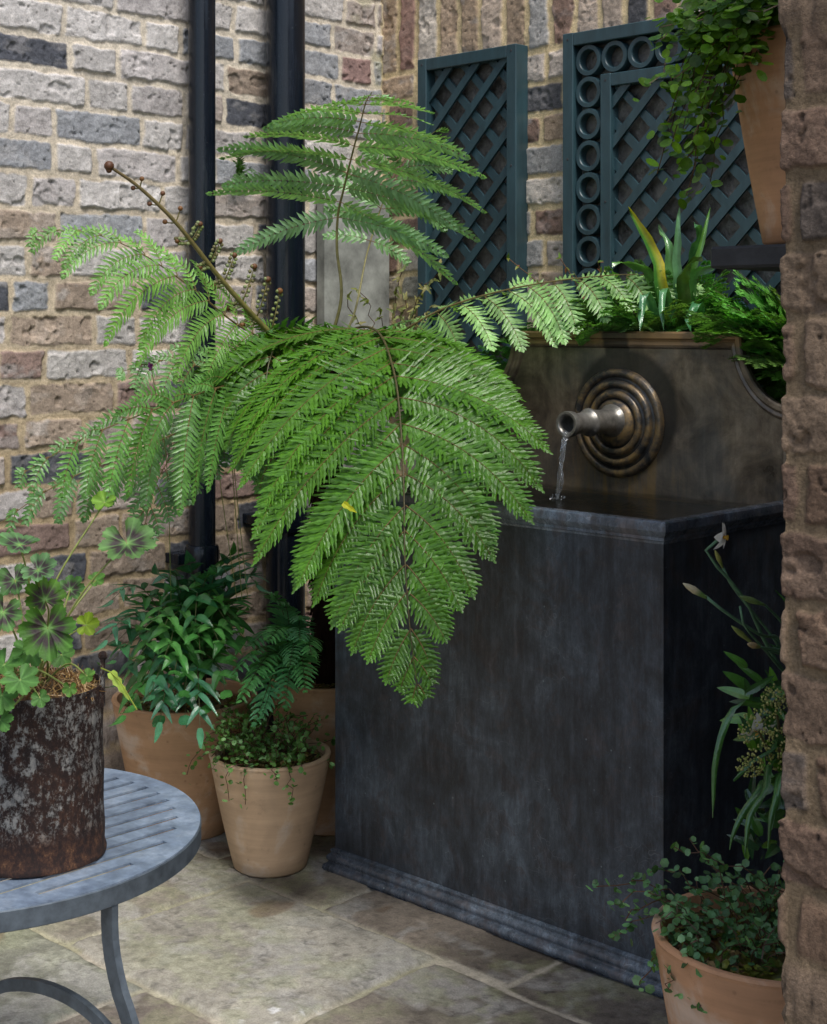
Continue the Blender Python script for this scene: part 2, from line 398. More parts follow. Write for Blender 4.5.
# foreground pier : wraps a corner at (2.023,-1.417)
cx, cy, dep, wid, zt = 2.019, -1.417, .23, .62, 2.35
us = axis_pts([(-dep, -.03, .012), (-.03, .30, .0022), (.30, wid, .02)]); vs = axis_pts([(0, .5, .01), (.5, 1.40, .0022), (1.40, zt, .02)])
U, V = np.meshgrid(us, vs, indexing='ij')
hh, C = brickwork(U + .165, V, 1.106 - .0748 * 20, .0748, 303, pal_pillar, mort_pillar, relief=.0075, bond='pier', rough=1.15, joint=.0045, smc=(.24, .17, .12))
ang = np.clip((U + .008) / .016, 0, 1) * PI / 2
nx = -np.cos(ang); ny = -np.sin(ang)
bx = np.where(U < 0, cx, cx + U); by = np.where(U < 0, cy - U, cy)
hh2 = hh - .009
P = np.stack([bx + nx * hh2, by + ny * hh2, V], -1)
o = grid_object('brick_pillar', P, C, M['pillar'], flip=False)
tag(o, 'rough brown brick pillar at the right edge in front of the fountain', 'pillar')
# its back and end faces so it is solid
b = MB(); b.box((cx + .02, cy + .02, 0), (cx + wid, cy + dep, zt - .002), (.2, .14, .11)); q = b.build('rear_face', M['pillar'], None)
q.parent = o
# garden side wall, right of frame, carries the shelf
b = MB(); b.box((2.16, -1.18, 0), (2.38, .0, 2.2), (.22, .17, .13)); q = b.build('brick_wall', M['pillar']); tag(q, 'side wall hidden behind the pillar carrying the slate shelf', 'wall')

# ------------------------------------------------------------------ floor
gr = MB(); gr.box((-30, -30, -.06), (30, 30, -.03), (.12, .11, .09)); tag(gr.build('ground', M['floor']), kind='structure')
us = axis_pts([(0, .3, .01), (.3, 2.0, .0045), (2.0, 3.8, .03)]); vs = axis_pts([(-3.6, -1.8, .03), (-1.8, -.5, .0045), (-.5, 0, .02)])
U, V = np.meshgrid(us, vs, indexing='ij')
rects = [(-.1, .555, -1.345, -.90), (.555, 1.075, -1.345, -.925), (-.1, .42, -.90, -.2), (.42, .765, -.925, -.2), (.765, 1.225, -.925, -.2), (1.225, 1.95, -.94, -.2), (1.95, 3.9, -.94, .1),
         (1.075, 1.75, -1.62, -.94), (.0, .80, -1.9, -1.345), (.80, 1.075, -1.9, -1.345), (1.075, 1.9, -2.3, -1.62), (1.75, 2.6, -1.62, -.94), (-.1, 1.075, -2.5, -1.9), (1.9, 2.7, -2.6, -1.62),
         (2.6, 3.9, -1.9, -.94), (-.1, 1.075, -3.7, -2.5), (1.075, 1.9, -3.7, -2.3), (1.9, 2.7, -3.7, -2.6), (2.7, 3.9, -3.7, -1.9), (-.1, .42, -.2, .1), (.42, 1.95, -.2, .1)]
Uw = U + (fbm(U, V, 6, 401, 4) - .5) * .022; Vw = V + (fbm(U, V, 6, 411, 4) - .5) * .022
D = np.full_like(U, -.03); ID = np.zeros(U.shape, int); rs = np.random.RandomState(8)
for k, (a, b_, c, d) in enumerate(rects):
    q = np.minimum(np.minimum(Uw - a, b_ - Uw), np.minimum(Vw - c, d - Vw)) - .007
    mk = q > D; D = np.where(mk, q, D); ID = np.where(mk, k, ID)
D = D + (fbm(U, V, 50, 421, 4) - .5) * .008
off = rs.uniform(-.003, .003, len(rects))[ID]
fac = sstep(-.002, .006, D)
n1 = fbm(U, V, 5, 431, 5, .55); n2 = fbm(U, V, 22, 441, 5, .6); n3 = fbm(U, V, 2.2, 451, 4); n4 = fbm(U + .3 * n1, V, 9, 461, 5, .6)
rid = np.abs(fbm(U, V, 7, 477, 5, .6) - .5)
Z = (off + (n1 - .5) * .008 + (n2 - .5) * .004 - sstep(.03, .0, rid) * .0016) * fac - (1 - fac) * (.004 + .003 * (1 - n2))
slabc = np.array([(.30, .27, .22), (.43, .40, .34), (.22, .20, .17), (.27, .23, .18), (.24, .20, .16), (.23, .195, .16), (.25, .21, .17), (.29, .25, .205), (.25, .25, .20), (.33, .28, .235), (.28, .25, .2)])
base = slabc[ID % 11] * np.array([.84, .85, .84])
n5 = fbm(U, V, 60, 466, 4, .7)
Cc = base * (.45 + 1.1 * n1)[..., None] * (.55 + .9 * n2)[..., None] * (.75 + .5 * n5)[..., None]
spk = sstep(.70, .76, fbm(U, V, 75, 468, 2))[..., None] * .3; Cc = Cc * (1 - spk)
pale = (sstep(.52, .68, n4))[..., None] * .55; Cc = Cc * (1 - pale) + np.array([.42, .41, .38]) * pale
rid = np.abs(fbm(U, V, 7, 477, 5, .6) - .5); crk = sstep(.016, .0, rid)[..., None] * .35 * sstep(.45, .6, n4)[..., None]; Cc = Cc * (1 - crk)
green = (sstep(.50, .66, n3) * sstep(.4, .6, n2))[..., None] * .35; Cc = Cc * (1 - green) + np.array([.23, .26, .12]) * green
rusty = sstep(.66, .74, fbm(U, V, 7, 471, 4))[..., None] * .55; Cc = Cc * (1 - rusty) + np.array([.17, .105, .055]) * rusty
mo = np.array([.44, .40, .32]) * (.65 + .7 * fbm(U, V, 18, 481, 4))[..., None]
mg = sstep(.45, .6, fbm(U, V, 6, 491, 3))[..., None] * .3; mo = mo * (1 - mg) + np.array([.22, .25, .07]) * mg
dark_spot = sstep(.11, .03, np.hypot((U - .63), (V + .93) * 1.2) - .05 * n4)[..., None] * .65  # darker patch of paving beside the small pot
fm = sstep(-.003, .003, D)[..., None]; Cc = (Cc * fm + mo * (1 - fm)) * (1 - dark_spot)
lime = (sstep(.63, .66, fbm(U, V, 34, 499, 4)) * sstep(.085, .03, np.hypot(U - 1.02, (V + 1.25) * .8)))[..., None]
Cc = Cc * (1 - lime) + np.array([.72, .72, .70]) * lime
fl = grid_object('paving', np.stack([U, V, Z], -1), Cc, M['floor']); tag(fl, kind='structure')

# ------------------------------------------------------------------ downpipes
def downpipe(x, y, r, label, collars):
    t = thing('drainpipe', label, 'drainpipe', (x, y, 0), 'black drainpipes on the left wall')
    m = MB(); m.tube([(x, y, z) for z in (0.02, .6, 1.2, 1.9, 2.7)], r, 32); autosmooth(m.build('pipe', M['black'], t))
    for z in collars:
        m = MB(); m.lathe([(r + .0002, z - .03), (r + .006, z - .03), (r + .008, z - .026), (r + .008, z + .024), (r + .005, z + .03), (r + .0002, z + .031)], 32, c=(x, y, 0)); autosmooth(m.build('collar', M['black'], t))
        m = MB(); m.box((.0, y - r - .03, z - .012), (x - r * .3, y + r + .03, z + .012), bev=.002); m.build('bracket', M['black'], t)
downpipe(.062, -.657, .0315, 'slimmer black drainpipe, left of the pair on the brick wall', [.55, 2.3])
downpipe(.075, -.410, .0475, 'wider black drainpipe nearer the corner behind the upright fern frond', [.62, 2.2])

# ------------------------------------------------------------------ stone slab in the corner
sl = MB(); sl.box((.012, -.255, 0), (.052, -.022, 1.43), bev=.006); tag(sl.build('stone_slab', M['slab'], loc=(.03, -.14, 0)), 'tall pale grey slab standing in the wall corner beside the wide drainpipe', 'slab')

# ------------------------------------------------------------------ trellises
def lattice(t, x0, x1, z0, z1, y, pitch=.093, w=.0098, sgn=1, th=.007):
    """one mesh with all laths of one direction, clipped to the opening"""
    m = MB(); hw = w * math.sqrt(2)
    k0 = int(((x0 - z1) if sgn > 0 else (x0 + z0)) / pitch) - 1; k1 = int(((x1 - z0) if sgn > 0 else (x1 + z1)) / pitch) + 2
    for k in range(k0, k1):
        def clip(poly, f):
            out = []
            for i in range(len(poly)):
                a, b = poly[i], poly[(i + 1) % len(poly)]; fa, fb = f(a), f(b)
                if fa >= 0: out.append(a)
                if (fa >= 0) != (fb >= 0): s = fa / (fa - fb); out.append((a[0] + (b[0] - a[0]) * s, a[1] + (b[1] - a[1]) * s))
            return out
        c = k * pitch + .02
        if sgn > 0: poly = [(c + z0 - .1 - hw, z0 - .1), (c + z0 - .1 + hw, z0 - .1), (c + z1 + .1 + hw, z1 + .1), (c + z1 + .1 - hw, z1 + .1)]
        else: poly = [(c - z0 + .1 - hw, z0 - .1), (c - z0 + .1 + hw, z0 - .1), (c - z1 - .1 + hw, z1 + .1), (c - z1 - .1 - hw, z1 + .1)]
        for f in (lambda p: p[0] - x0, lambda p: x1 - p[0], lambda p: p[1] - z0, lambda p: z1 - p[1]):
            if len(poly) >= 3: poly = clip(poly, f)
        if len(poly) < 3: continue
        n = len(poly); vs = [(x, y, z) for x, z in poly] + [(x, y + th, z) for x, z in poly]
        m.add(vs, [tuple(range(n)), tuple(range(n, 2 * n))[::-1]] + [(i, (i + 1) % n, n + (i + 1) % n, n + i) for i in range(n)])
    return m.build('lattice', M['teal'], t)
def frame(t, x0, x1, z0, z1, w, yf, yb, name='frame'):
    m = MB(); e = .0015
    for lo, hi in (((x0, yf, z0), (x0 + w, yb, z1)), ((x1 - w, yf, z0), (x1, yb, z1)), ((x0 + w + e * 0, yf + .0006, z1 - w), (x1 - w, yb, z1 - .0006)), ((x0 + w, yf + .0006, z0), (x1 - w, yb, z0 + w))):
        m.box(lo, hi, bev=.0018)
    o = m.build(name, M['teal'], t)
    for sx_ in (x0 + w / 2, x1 - w / 2):
        for sz_ in (z1 - w / 2, z1 - w / 2 - .28, z1 - w / 2 - .56):
            q = MB(); ylathe_([(.0001, .0012), (.0028, .0010), (.0034, -.001)], sx_, sz_, yf, q); q.build('screw_head', M['slate'], t)
    return o
def ylathe_(prof, cx, cz, y0, m, n=10):
    vs = [(cx + r * math.cos(2 * PI * j / n), y0 - d, cz + r * math.sin(2 * PI * j / n)) for r, d in prof for j in range(n)]
    m.add(vs, [(i * n + j, i * n + (j + 1) % n, (i + 1) * n + (j + 1) % n, (i + 1) * n + j) for i in range(len(prof) - 1) for j in range(n)])
t = thing('trellis_panel', 'narrow dark teal trellis panel with plain diagonal lattice', 'trellis', (.34, 0, .62), 'teal trellis panels on the back wall')
frame(t, .176, .507, .62, 1.775, .031, -.050, -.003)
lattice(t, .205, .478, .65, 1.746, -.040, sgn=1); lattice(t, .205, .478, .65, 1.746, -.0318, sgn=-1)
m = MB(); m.box((.2, -.016, .64), (.484, -.0135, 1.75)); m.build('backing', M['mirror'], t)
t = thing('trellis_panel', 'large dark teal trellis panel bordered by a row of rings', 'trellis', (1.12, 0, .62), 'teal trellis panels on the back wall')
frame(t, .651, 1.60, .62, 1.777, .031, -.052, -.003)
frame(t, .757, 1.494, .62, 1.671, .030, -.047, -.006, 'inner_frame')
lattice(t, .786, 1.465, .65, 1.642, -.040, sgn=1); lattice(t, .786, 1.465, .65, 1.642, -.0318, sgn=-1)
m = MB(); m.box((.68, -.016, .64), (1.57, -.0135, 1.75)); m.build('backing', M['mirror'], t)
def ring(x, z):
    m = MB(); vs = []; n = 28; prof = [(.0355, -.043), (.0365, -.040), (.0365, -.019), (.0245, -.019), (.0245, -.041), (.0260, -.043)]
    for r, y in prof:
        for j in range(n): a = 2 * PI * j / n; vs.append((x + r * math.cos(a), y, z + r * math.sin(a)))
    k = len(prof); m.add(vs, [(i * n + j, i * n + (j + 1) % n, ((i + 1) % k) * n + (j + 1) % n, ((i + 1) % k) * n + j) for i in range(k) for j in range(n)])
    autosmooth(m.build('ring', M['teal'], t))
zz = 1.709
while zz > .68: ring(.7195, zz); zz -= .0742
xx = .7195 + .0742
while xx < 1.56: ring(xx, 1.709); xx += .0742

# ------------------------------------------------------------------ lead fountain
FX0, FX1, FY0, FY1 = .644, 1.432, -.775, -.330   # body
t = thing('fountain', 'dark grey lead fountain tank with curved back panel and round spout boss', 'fountain', (1.04, -.55, 0))
def box_sweep(m, prof, x0, x1, y0, y1, closed=False, col=(1, 1, 1)):
    """sweep (offset,z) profile round a rectangle, mitred"""
    vs = []
    for o_, z in prof: vs += [(x0 - o_, y0 - o_, z), (x1 + o_, y0 - o_, z), (x1 + o_, y1 + o_, z), (x0 - o_, y1 + o_, z)]
    k = len(prof); m.add(vs, [(i * 4 + j, i * 4 + (j + 1) % 4, ((i + 1) % k) * 4 + (j + 1) % 4, ((i + 1) % k) * 4 + j) for i in range(k if closed else k - 1) for j in range(4)], col)
m = MB(); nx_, nz_ = 40, 36
# tank walls with the slight waviness of beaten lead
def sheet(p0, du, dv, nrm, nu, nv, amp, seed):
    a = np.linspace(0, 1, nu); c = np.linspace(0, 1, nv); A, B = np.meshgrid(a, c, indexing='ij')
    lu, lv = Vector(du).length, Vector(dv).length
    w = (fbm(A * lu + seed, B * lv, 5, seed, 3) - .5) * amp * np.sin(A * PI) ** .3 * np.sin(B * PI) ** .3
    p = np.array(p0) + A[..., None] * np.array(du) + B[..., None] * np.array(dv) + w[..., None] * np.array(nrm)
    return [tuple(x) for x in p.reshape(-1, 3)], [(i * nv + j, (i + 1) * nv + j, (i + 1) * nv + j + 1, i * nv + j + 1) for i in range(nu - 1) for j in range(nv - 1)]
w_, h_ = FX1 - FX0, .737
for p0, du, nr in (((FX0, FY0, .03), (w_, 0, 0), (0, -1, 0)), ((FX1, FY0, .03), (0, FY1 - FY0, 0), (1, 0, 0)), ((FX0, FY1, .03), (0, FY0 - FY1, 0), (-1, 0, 0)), ((FX1, FY1, .03), (-w_, 0, 0), (0, 1, 0))):
    m.add(*sheet(p0, du, (0, 0, h_ - .03), nr, 50, 46, .007, 71))
m.build('tank', M['lead'], t, smooth=True, recalc=False)
m = MB()
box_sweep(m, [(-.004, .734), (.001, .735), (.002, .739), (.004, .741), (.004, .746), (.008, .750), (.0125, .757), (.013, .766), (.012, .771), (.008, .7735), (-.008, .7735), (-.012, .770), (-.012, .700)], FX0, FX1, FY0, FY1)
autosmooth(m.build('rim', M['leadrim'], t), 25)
m = MB()
def arc(cx, cz, r, a0, a1, n=6): return [(cx + r * math.cos(math.radians(a0 + (a1 - a0) * i / n)), cz + r * math.sin(math.radians(a0 + (a1 - a0) * i / n))) for i in range(n + 1)]
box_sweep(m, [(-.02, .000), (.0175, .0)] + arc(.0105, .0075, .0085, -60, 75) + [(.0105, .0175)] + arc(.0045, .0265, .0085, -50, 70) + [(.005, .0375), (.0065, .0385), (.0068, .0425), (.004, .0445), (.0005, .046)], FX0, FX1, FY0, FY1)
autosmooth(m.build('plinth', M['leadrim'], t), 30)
# back panel outline: flat top, quarter-scooped shoulders
PX0, PX1, PZ0, PZ1, PY = .650, 1.436, .70, 1.081, -.352
def panel_outline(o_=0.0):
    R = .112 + o_; Rz = .138 + o_; n = 16; cl = (PX0, PZ1); cr = (PX1, PZ1); pts = [(PX0 + o_, PZ0), (PX1 - o_, PZ0)]
    pts += [(cr[0] + R * math.cos(a), cr[1] + Rz * math.sin(a)) for a in [math.radians(-90 - x) for x in np.linspace(math.degrees(math.asin(min(1, o_ / R))), 90 - math.degrees(math.asin(min(1, o_ / R))), n)]]
    pts += [(cl[0] + R * math.cos(a), cl[1] + Rz * math.sin(a)) for a in [math.radians(-x) for x in np.linspace(math.degrees(math.asin(min(1, o_ / R))), 90 - math.degrees(math.asin(min(1, o_ / R))), n)]]
    return pts
bp = MB(); offs = [(0, PY), (0, PY - .012), (.003, PY - .0145), (.011, PY - .0145), (.0135, PY - .010), (.017, PY - .0085), (.022, PY - .0105), (.026, PY - .0085), (.029, PY - .003)]
loops = [[(x, y, z) for x, z in panel_outline(o_)] for o_, y in offs]; n = len(loops[0])
vs = [p for l in loops for p in l]
bp.add(vs, [(i * n + j, i * n + (j + 1) % n, (i + 1) * n + (j + 1) % n, (i + 1) * n + j) for i in range(len(loops) - 1) for j in range(n)])
def cap(poly3, mbx, axes=(0, 2)):
    tri = tessellate_polygon([[Vector((p[axes[0]], p[axes[1]], 0)) for p in poly3]]); mbx.add(poly3, [tuple(x) for x in tri])
cap(loops[-1], bp); cap([(x, PY, z) for x, z in panel_outline(0)], bp)
pmat, nt, bs, out = new_mat('patinated_panel')
v = coords(nt); sp = N(nt, 'ShaderNodeSeparateXYZ'); L(nt, v, sp.inputs[0])
mid = noise(nt, v, 11, 8, .7, .5); fi = noise(nt, v, 80, 8, .75); st = noise(nt, coords(nt, (1, 1, .12)), 40, 8, .7, .2); big = noise(nt, v, 4, 5, .6, .6)
c = ramp(nt, mid, [(.32, (.065, .048, .035)), (.48, (.16, .122, .086)), (.66, (.31, .245, .17))])
c = mix(nt, ramp(nt, big, [(.45, 0.0), (.62, .6)]), c, (.085, .092, .095))
c = mix(nt, .42, c, ramp(nt, st, [(.3, .4), (.52, 1.0), (.75, 2.0)]), 'MULTIPLY')
c = mix(nt, ramp(nt, fi, [(.60, 0.0), (.75, .45)]), c, (.20, .18, .14))
# bronze rub along the top moulding, a dark band down from the top edge and a dark disc round the boss
def mrange(src, a, b_, lo=0, hi=1):
    r = N(nt, 'ShaderNodeMapRange'); r.interpolation_type = 'SMOOTHSTEP'; r.inputs[1].default_value = a; r.inputs[2].default_value = b_; r.inputs[3].default_value = lo; r.inputs[4].default_value = hi
    L(nt, src, r.inputs[0]); return r.outputs[0]
def mth(op, a, b_=None):
    q = N(nt, 'ShaderNodeMath', operation=op)
    for s_, x in zip(q.inputs, (a, b_)):
        if x is None: continue
        if hasattr(x, 'node'): L(nt, x, s_)
        else: s_.default_value = x
    return q.outputs[0]
# panel local origin is its parent's = (1.04,-.55,0)
c = mix(nt, mth('MULTIPLY', mrange(sp.outputs['Z'], 1.048, 1.058), mrange(mid, .3, .6, .25, .8)), c, (.30, .175, .065))
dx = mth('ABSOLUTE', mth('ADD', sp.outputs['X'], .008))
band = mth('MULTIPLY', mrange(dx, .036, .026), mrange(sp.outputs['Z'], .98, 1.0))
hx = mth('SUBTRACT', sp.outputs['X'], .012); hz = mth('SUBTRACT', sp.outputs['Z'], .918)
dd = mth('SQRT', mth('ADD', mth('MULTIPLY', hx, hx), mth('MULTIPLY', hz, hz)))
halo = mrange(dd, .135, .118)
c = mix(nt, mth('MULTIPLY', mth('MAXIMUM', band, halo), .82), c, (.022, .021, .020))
c = mix(nt, mth('MULTIPLY', mth('MULTIPLY', mrange(sp.outputs['Z'], .87, .79), mrange(dx, .22, .03)), ramp(nt, st, [(.45, 0.0), (.6, .75)])), c, (.24, .15, .05))
L(nt, c, bs.inputs['Base Color']); L(nt, ramp(nt, mid, [(.3, .26), (.7, .48)]), bs.inputs['Roughness']); bs.inputs['Metallic'].default_value = .35
bump(nt, bs, mix(nt, .5, fi, mid), .4, .003)
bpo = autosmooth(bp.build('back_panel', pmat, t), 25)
# boss (concentric rings) and spout : lathe about the -y axis
bronze, nt, bs, out = new_mat('rubbed_bronze_lead')
v = coords(nt); mid = noise(nt, v, 22, 8, .7, .4); fi = noise(nt, v, 110, 6, .7)
g = N(nt, 'ShaderNodeNewGeometry'); pt = ramp(nt, g.outputs['Pointiness'], [(.46, 0.0), (.56, 1.0)])
c = ramp(nt, mid, [(.36, (.032, .032, .032)), (.52, (.070, .066, .060)), (.62, (.16, .12, .065))])
c = mix(nt, mix(nt, 1.0, pt, ramp(nt, mid, [(.42, .0), (.62, .9)]), 'MULTIPLY'), c, (.33, .21, .08))
L(nt, c, bs.inputs['Base Color']); bs.inputs['Metallic'].default_value = .45; L(nt, ramp(nt, fi, [(.3, .28), (.7, .5)]), bs.inputs['Roughness']); bump(nt, bs, mix(nt, .5, fi, mid), .4, .002)
SX, SZ = 1.035, .896
def ylathe(m, prof, cx, cz, y0, n=72, wob=0):
    vs = []
    for r, d in prof:
        for j in range(n): a = 2 * PI * j / n; rr = r * (1 + wob * math.sin(3 * a + d * 40)); vs.append((cx + rr * math.cos(a), y0 - d, cz + rr * math.sin(a)))
    k = len(prof); m.add(vs, [(i * n + j, i * n + (j + 1) % n, (i + 1) * n + (j + 1) % n, (i + 1) * n + j) for i in range(k - 1) for j in range(n)])
def hump(r, w, base, hgt, n=8): return [(r + w * math.cos(PI * i / n), base + hgt * math.sin(PI * i / n)) for i in range(n + 1)]
m = MB(); pr = [(.111, 0), (.111, .004)] + hump(.1015, .0085, .005, .007) + [(.090, .006)] + hump(.0795, .0080, .008, .008) + [(.069, .010)] + hump(.0585, .0080, .011, .008) + [(.048, .014), (.046, .018), (.040, .022), (.036, .025), (.001, .026)]
ylathe(m, pr, SX, SZ, PY - .003, wob=.004)
autosmooth(m.build('spout_boss', bronze, t), 50)
zinc = mat_plain('grey_pewter', (.27, .26, .235), .34, .7, .6, .45, 45, .5, .002)
m = MB(); spz = SZ + .005
pr = [(.030, .0), (.0345, .006), (.0335, .014), (.027, .020), (.0245, .032), (.0235, .05), (.0245, .07), (.0262, .083), (.0285, .088), (.0268, .093), (.0215, .099), (.0205, .115), (.0205, .132), (.0220, .138), (.0245, .143), (.0258, .150), (.0260, .156), (.0248, .161), (.0205, .1615), (.0175, .159), (.0160, .150), (.0155, .12), (.001, .119)]
ylathe(m, pr, SX, spz, PY - .026 + .012, 40, .012)
autosmooth(m.build('spout', zinc, t), 50)
# water in the tank and the falling stream
m = MB(); wv_, wf_ = sheet((FX0 + .013, FY0 + .013, .757), (w_ - .026, 0, 0), (0, FY1 - FY0 - .034, 0), (0, 0, 1), 220, 130, .003, 77)
wv_ = [(x, y, z + .0016 * math.sin(math.hypot(x - SX, y - (PY - .205)) * 330) * math.exp(-math.hypot(x - SX, y - (PY - .205)) / .07)) for x, y, z in wv_]; m.add(wv_, wf_)
ws = m.build('water', M['water'], smooth=True, recalc=False); tag(ws, kind='structure')
m = MB(); n = 26; P_ = []; y0 = PY - .014 - .163; yy = y0; 
for i in range(n + 1):
    s = i / n; z = spz - .017 - (spz - .017 - .756) * s; P_.append((SX + .0015 * math.sin(5 * s), y0 + .006 - .030 * math.sqrt(s), z))
m.tube(P_, [.0058 - .0026 * i / n + .0005 * math.sin(i * .9) for i in range(n + 1)], 12)
m.tube([(p[0] + .007 * math.sin(3 + i * .3), p[1] + .003, p[2]) for i, p in enumerate(P_[3:])], [.0022 + .001 * math.sin(i * 2.1) for i in range(n - 2)], 6)
for k in range(14):
    a = random.random() * 2 * PI; r = random.uniform(.004, .018); h_2 = random.uniform(0, .010) * (1 - r / .04); m.tube([(SX + r * math.cos(a), PY - .205 + r * math.sin(a), .757 + h_2), (SX + r * math.cos(a), PY - .205 + r * math.sin(a), .760 + h_2)], .0012, 5)
sm, nt, bs, out = new_mat('falling_water')
bs.inputs['Base Color'].default_value = (.85, .9, .95, 1); bs.inputs['Roughness'].default_value = .05; bs.inputs['Transmission Weight'].default_value = .95; bs.inputs['IOR'].default_value = 1.33
bump(nt, bs, noise(nt, coords(nt, (1, 1, .15)), 160, 3), .8, .004)
o = m.build('water_stream', sm, smooth=True, loc=(SX, y0, .742)); tag(o, 'thin stream of clear water falling from the spout into the tank', 'water stream')

# planter behind the panel
m = MB(); box_sweep(m, [(0, 0), (0, .88), (.008, .885), (.008, .90), (-.012, .90), (-.012, .80)], .66, 2.10, -.304, -.035)
pl = thing('planter', 'long dark planter full of ferns behind the fountain back panel', 'planter', (1.3, -.18, 0))
m.build('planter_body', M['lead'], pl); m = MB(); m.add(*sheet((.672, -.292, .865), (1.41, 0, 0), (0, .245, 0), (0, 0, 1), 40, 12, .05, 31)); m.build('soil', M['soil'], pl, smooth=True, recalc=False)

# ------------------------------------------------------------------ foliage tools
def bez(pts, n):
    """Catmull-Rom through pts, n samples equally spaced"""
    pts = [Vector(p) for p in pts]; P = [pts[0] * 2 - pts[1]] + pts + [pts[-1] * 2 - pts[-2]]; out = []
    for i in range(1, len(P) - 2):
        for k in range(24):
            s = k / 24; a, b_, c, d = P[i - 1:i + 3]
            out.append(.5 * ((2 * b_) + (c - a) * s + (2 * a - 5 * b_ + 4 * c - d) * s * s + (-a + 3 * b_ - 3 * c + d) * s ** 3))
    out.append(pts[-1]); acc = [0]
    for i in range(1, len(out)): acc.append(acc[-1] + (out[i] - out[i - 1]).length)
    res = []; j = 0
    for k in range(n):
        t_ = acc[-1] * k / (n - 1)
        while j < len(out) - 2 and acc[j + 1] < t_: j += 1
        s = (t_ - acc[j]) / max(1e-9, acc[j + 1] - acc[j]); res.append(out[j].lerp(out[j + 1], min(1, s)))
    return res
def blade(m, p, d, nrm, Lg, W, K=5, tooth=.3, col=(.1, .2, .05), droop=.2, fold=.25, cvar=.15, mi=0, shape=1.0, base_w=.75):
    """one toothed leaflet with a folded midrib"""
    d = d.normalized(); s = nrm.cross(d); 
    if s.length < 1e-6: s = d.orthogonal()
    s.normalize(); nn = d.cross(s)
    if nn.dot(nrm) < 0: nn = -nn
    k_ = 1 + random.uniform(-cvar, cvar); c = tuple(x * k_ for x in col); cm = tuple(x * 1.12 for x in c)
    vs = []; cs = []
    for i in range(K + 1):
        u = i / K; mid = p + d * (Lg * u) - nn * (droop * Lg * u * u)
        if i == K: vs.append(mid); cs.append(c); break
        w = W * .5 * (base_w + (1 - base_w) * min(1, u * 4)) * (1 - u ** (1.6 * shape)) ** .8
        tw = 1 + (tooth if i % 2 else -tooth * .6)
        if i == 0: tw = 1
        back = -d * (Lg / K * .25 if i % 2 else 0)
        vs += [mid + s * w * tw - back * tooth + nn * fold * w, mid, mid - s * w * tw - back * tooth + nn * fold * w]; cs += [c, cm, c]
    fs = []
    for i in range(K - 1):
        a = i * 3; fs += [(a, a + 1, a + 4, a + 3), (a + 1, a + 2, a + 5, a + 4)]
    a = (K - 1) * 3; e = len(vs) - 1; fs += [(a, a + 1, e), (a + 1, a + 2, e)]
    m.add(vs, fs, cs, mi)
def pinna(m, p, d, nrm, Lg, LW, sp, K=5, col=(.06, .16, .03), droop=.25, ang=28, tooth=.3, g=Vector((0, 0, -1)), ribcol=(.16, .10, .04), bw=1.0, start=.03, tipc=None, fold=.25, prof=.55, rr=.0011):
    """a leaf branch: midrib with comb-like leaflets on both sides"""
    n = max(4, int(Lg / sp)); step = Lg / n; pts = [p.copy()]; dd = d.normalized(); nn = nrm.normalized(); frames = []
    for i in range(n):
        u = i / n; dd = (dd + g * (droop * step / Lg * (1 + u))).normalized(); nn = (nn - dd * nn.dot(dd)).normalized()
        pts.append(pts[-1] + dd * step); frames.append((pts[-1].copy(), dd.copy(), nn.copy(), u))
    m.tube(pts[::2] + [pts[-1]] if n % 2 else pts[::2], [rr * (1 - .75 * i / max(1, len(pts[::2]))) for i in range(len(pts[::2]) + (1 if n % 2 else 0))], 4, ribcol, 1, False)
    for q, t_, n_, u in frames:
        if u < start: continue
        l = LW * min(1, .72 + u * 2.5) * (1 - u ** 2.6) ** prof * random.uniform(.93, 1.05)
        if u > .9: l *= .8
        l = max(l, LW * .16)
        a = math.radians(ang + 22 * u + random.uniform(-4, 4)); s = n_.cross(t_)
        kc = tuple(c_ * (1 + .2 * (u - .4)) for c_ in col)
        if tipc is not None and u > .8: kc = tipc
        for sg in (1, -1):
            blade(m, q, s * (sg * math.cos(a)) + t_ * math.sin(a) + n_ * random.uniform(-.12, .16), (n_ + t_ * random.gauss(0, .18)).normalized(), l, sp * 1.12 * bw, K, tooth, kc, .12, fold, .13)
    blade(m, pts[-1], dd, nn, LW * .35, sp * 1.2, K, tooth, col)
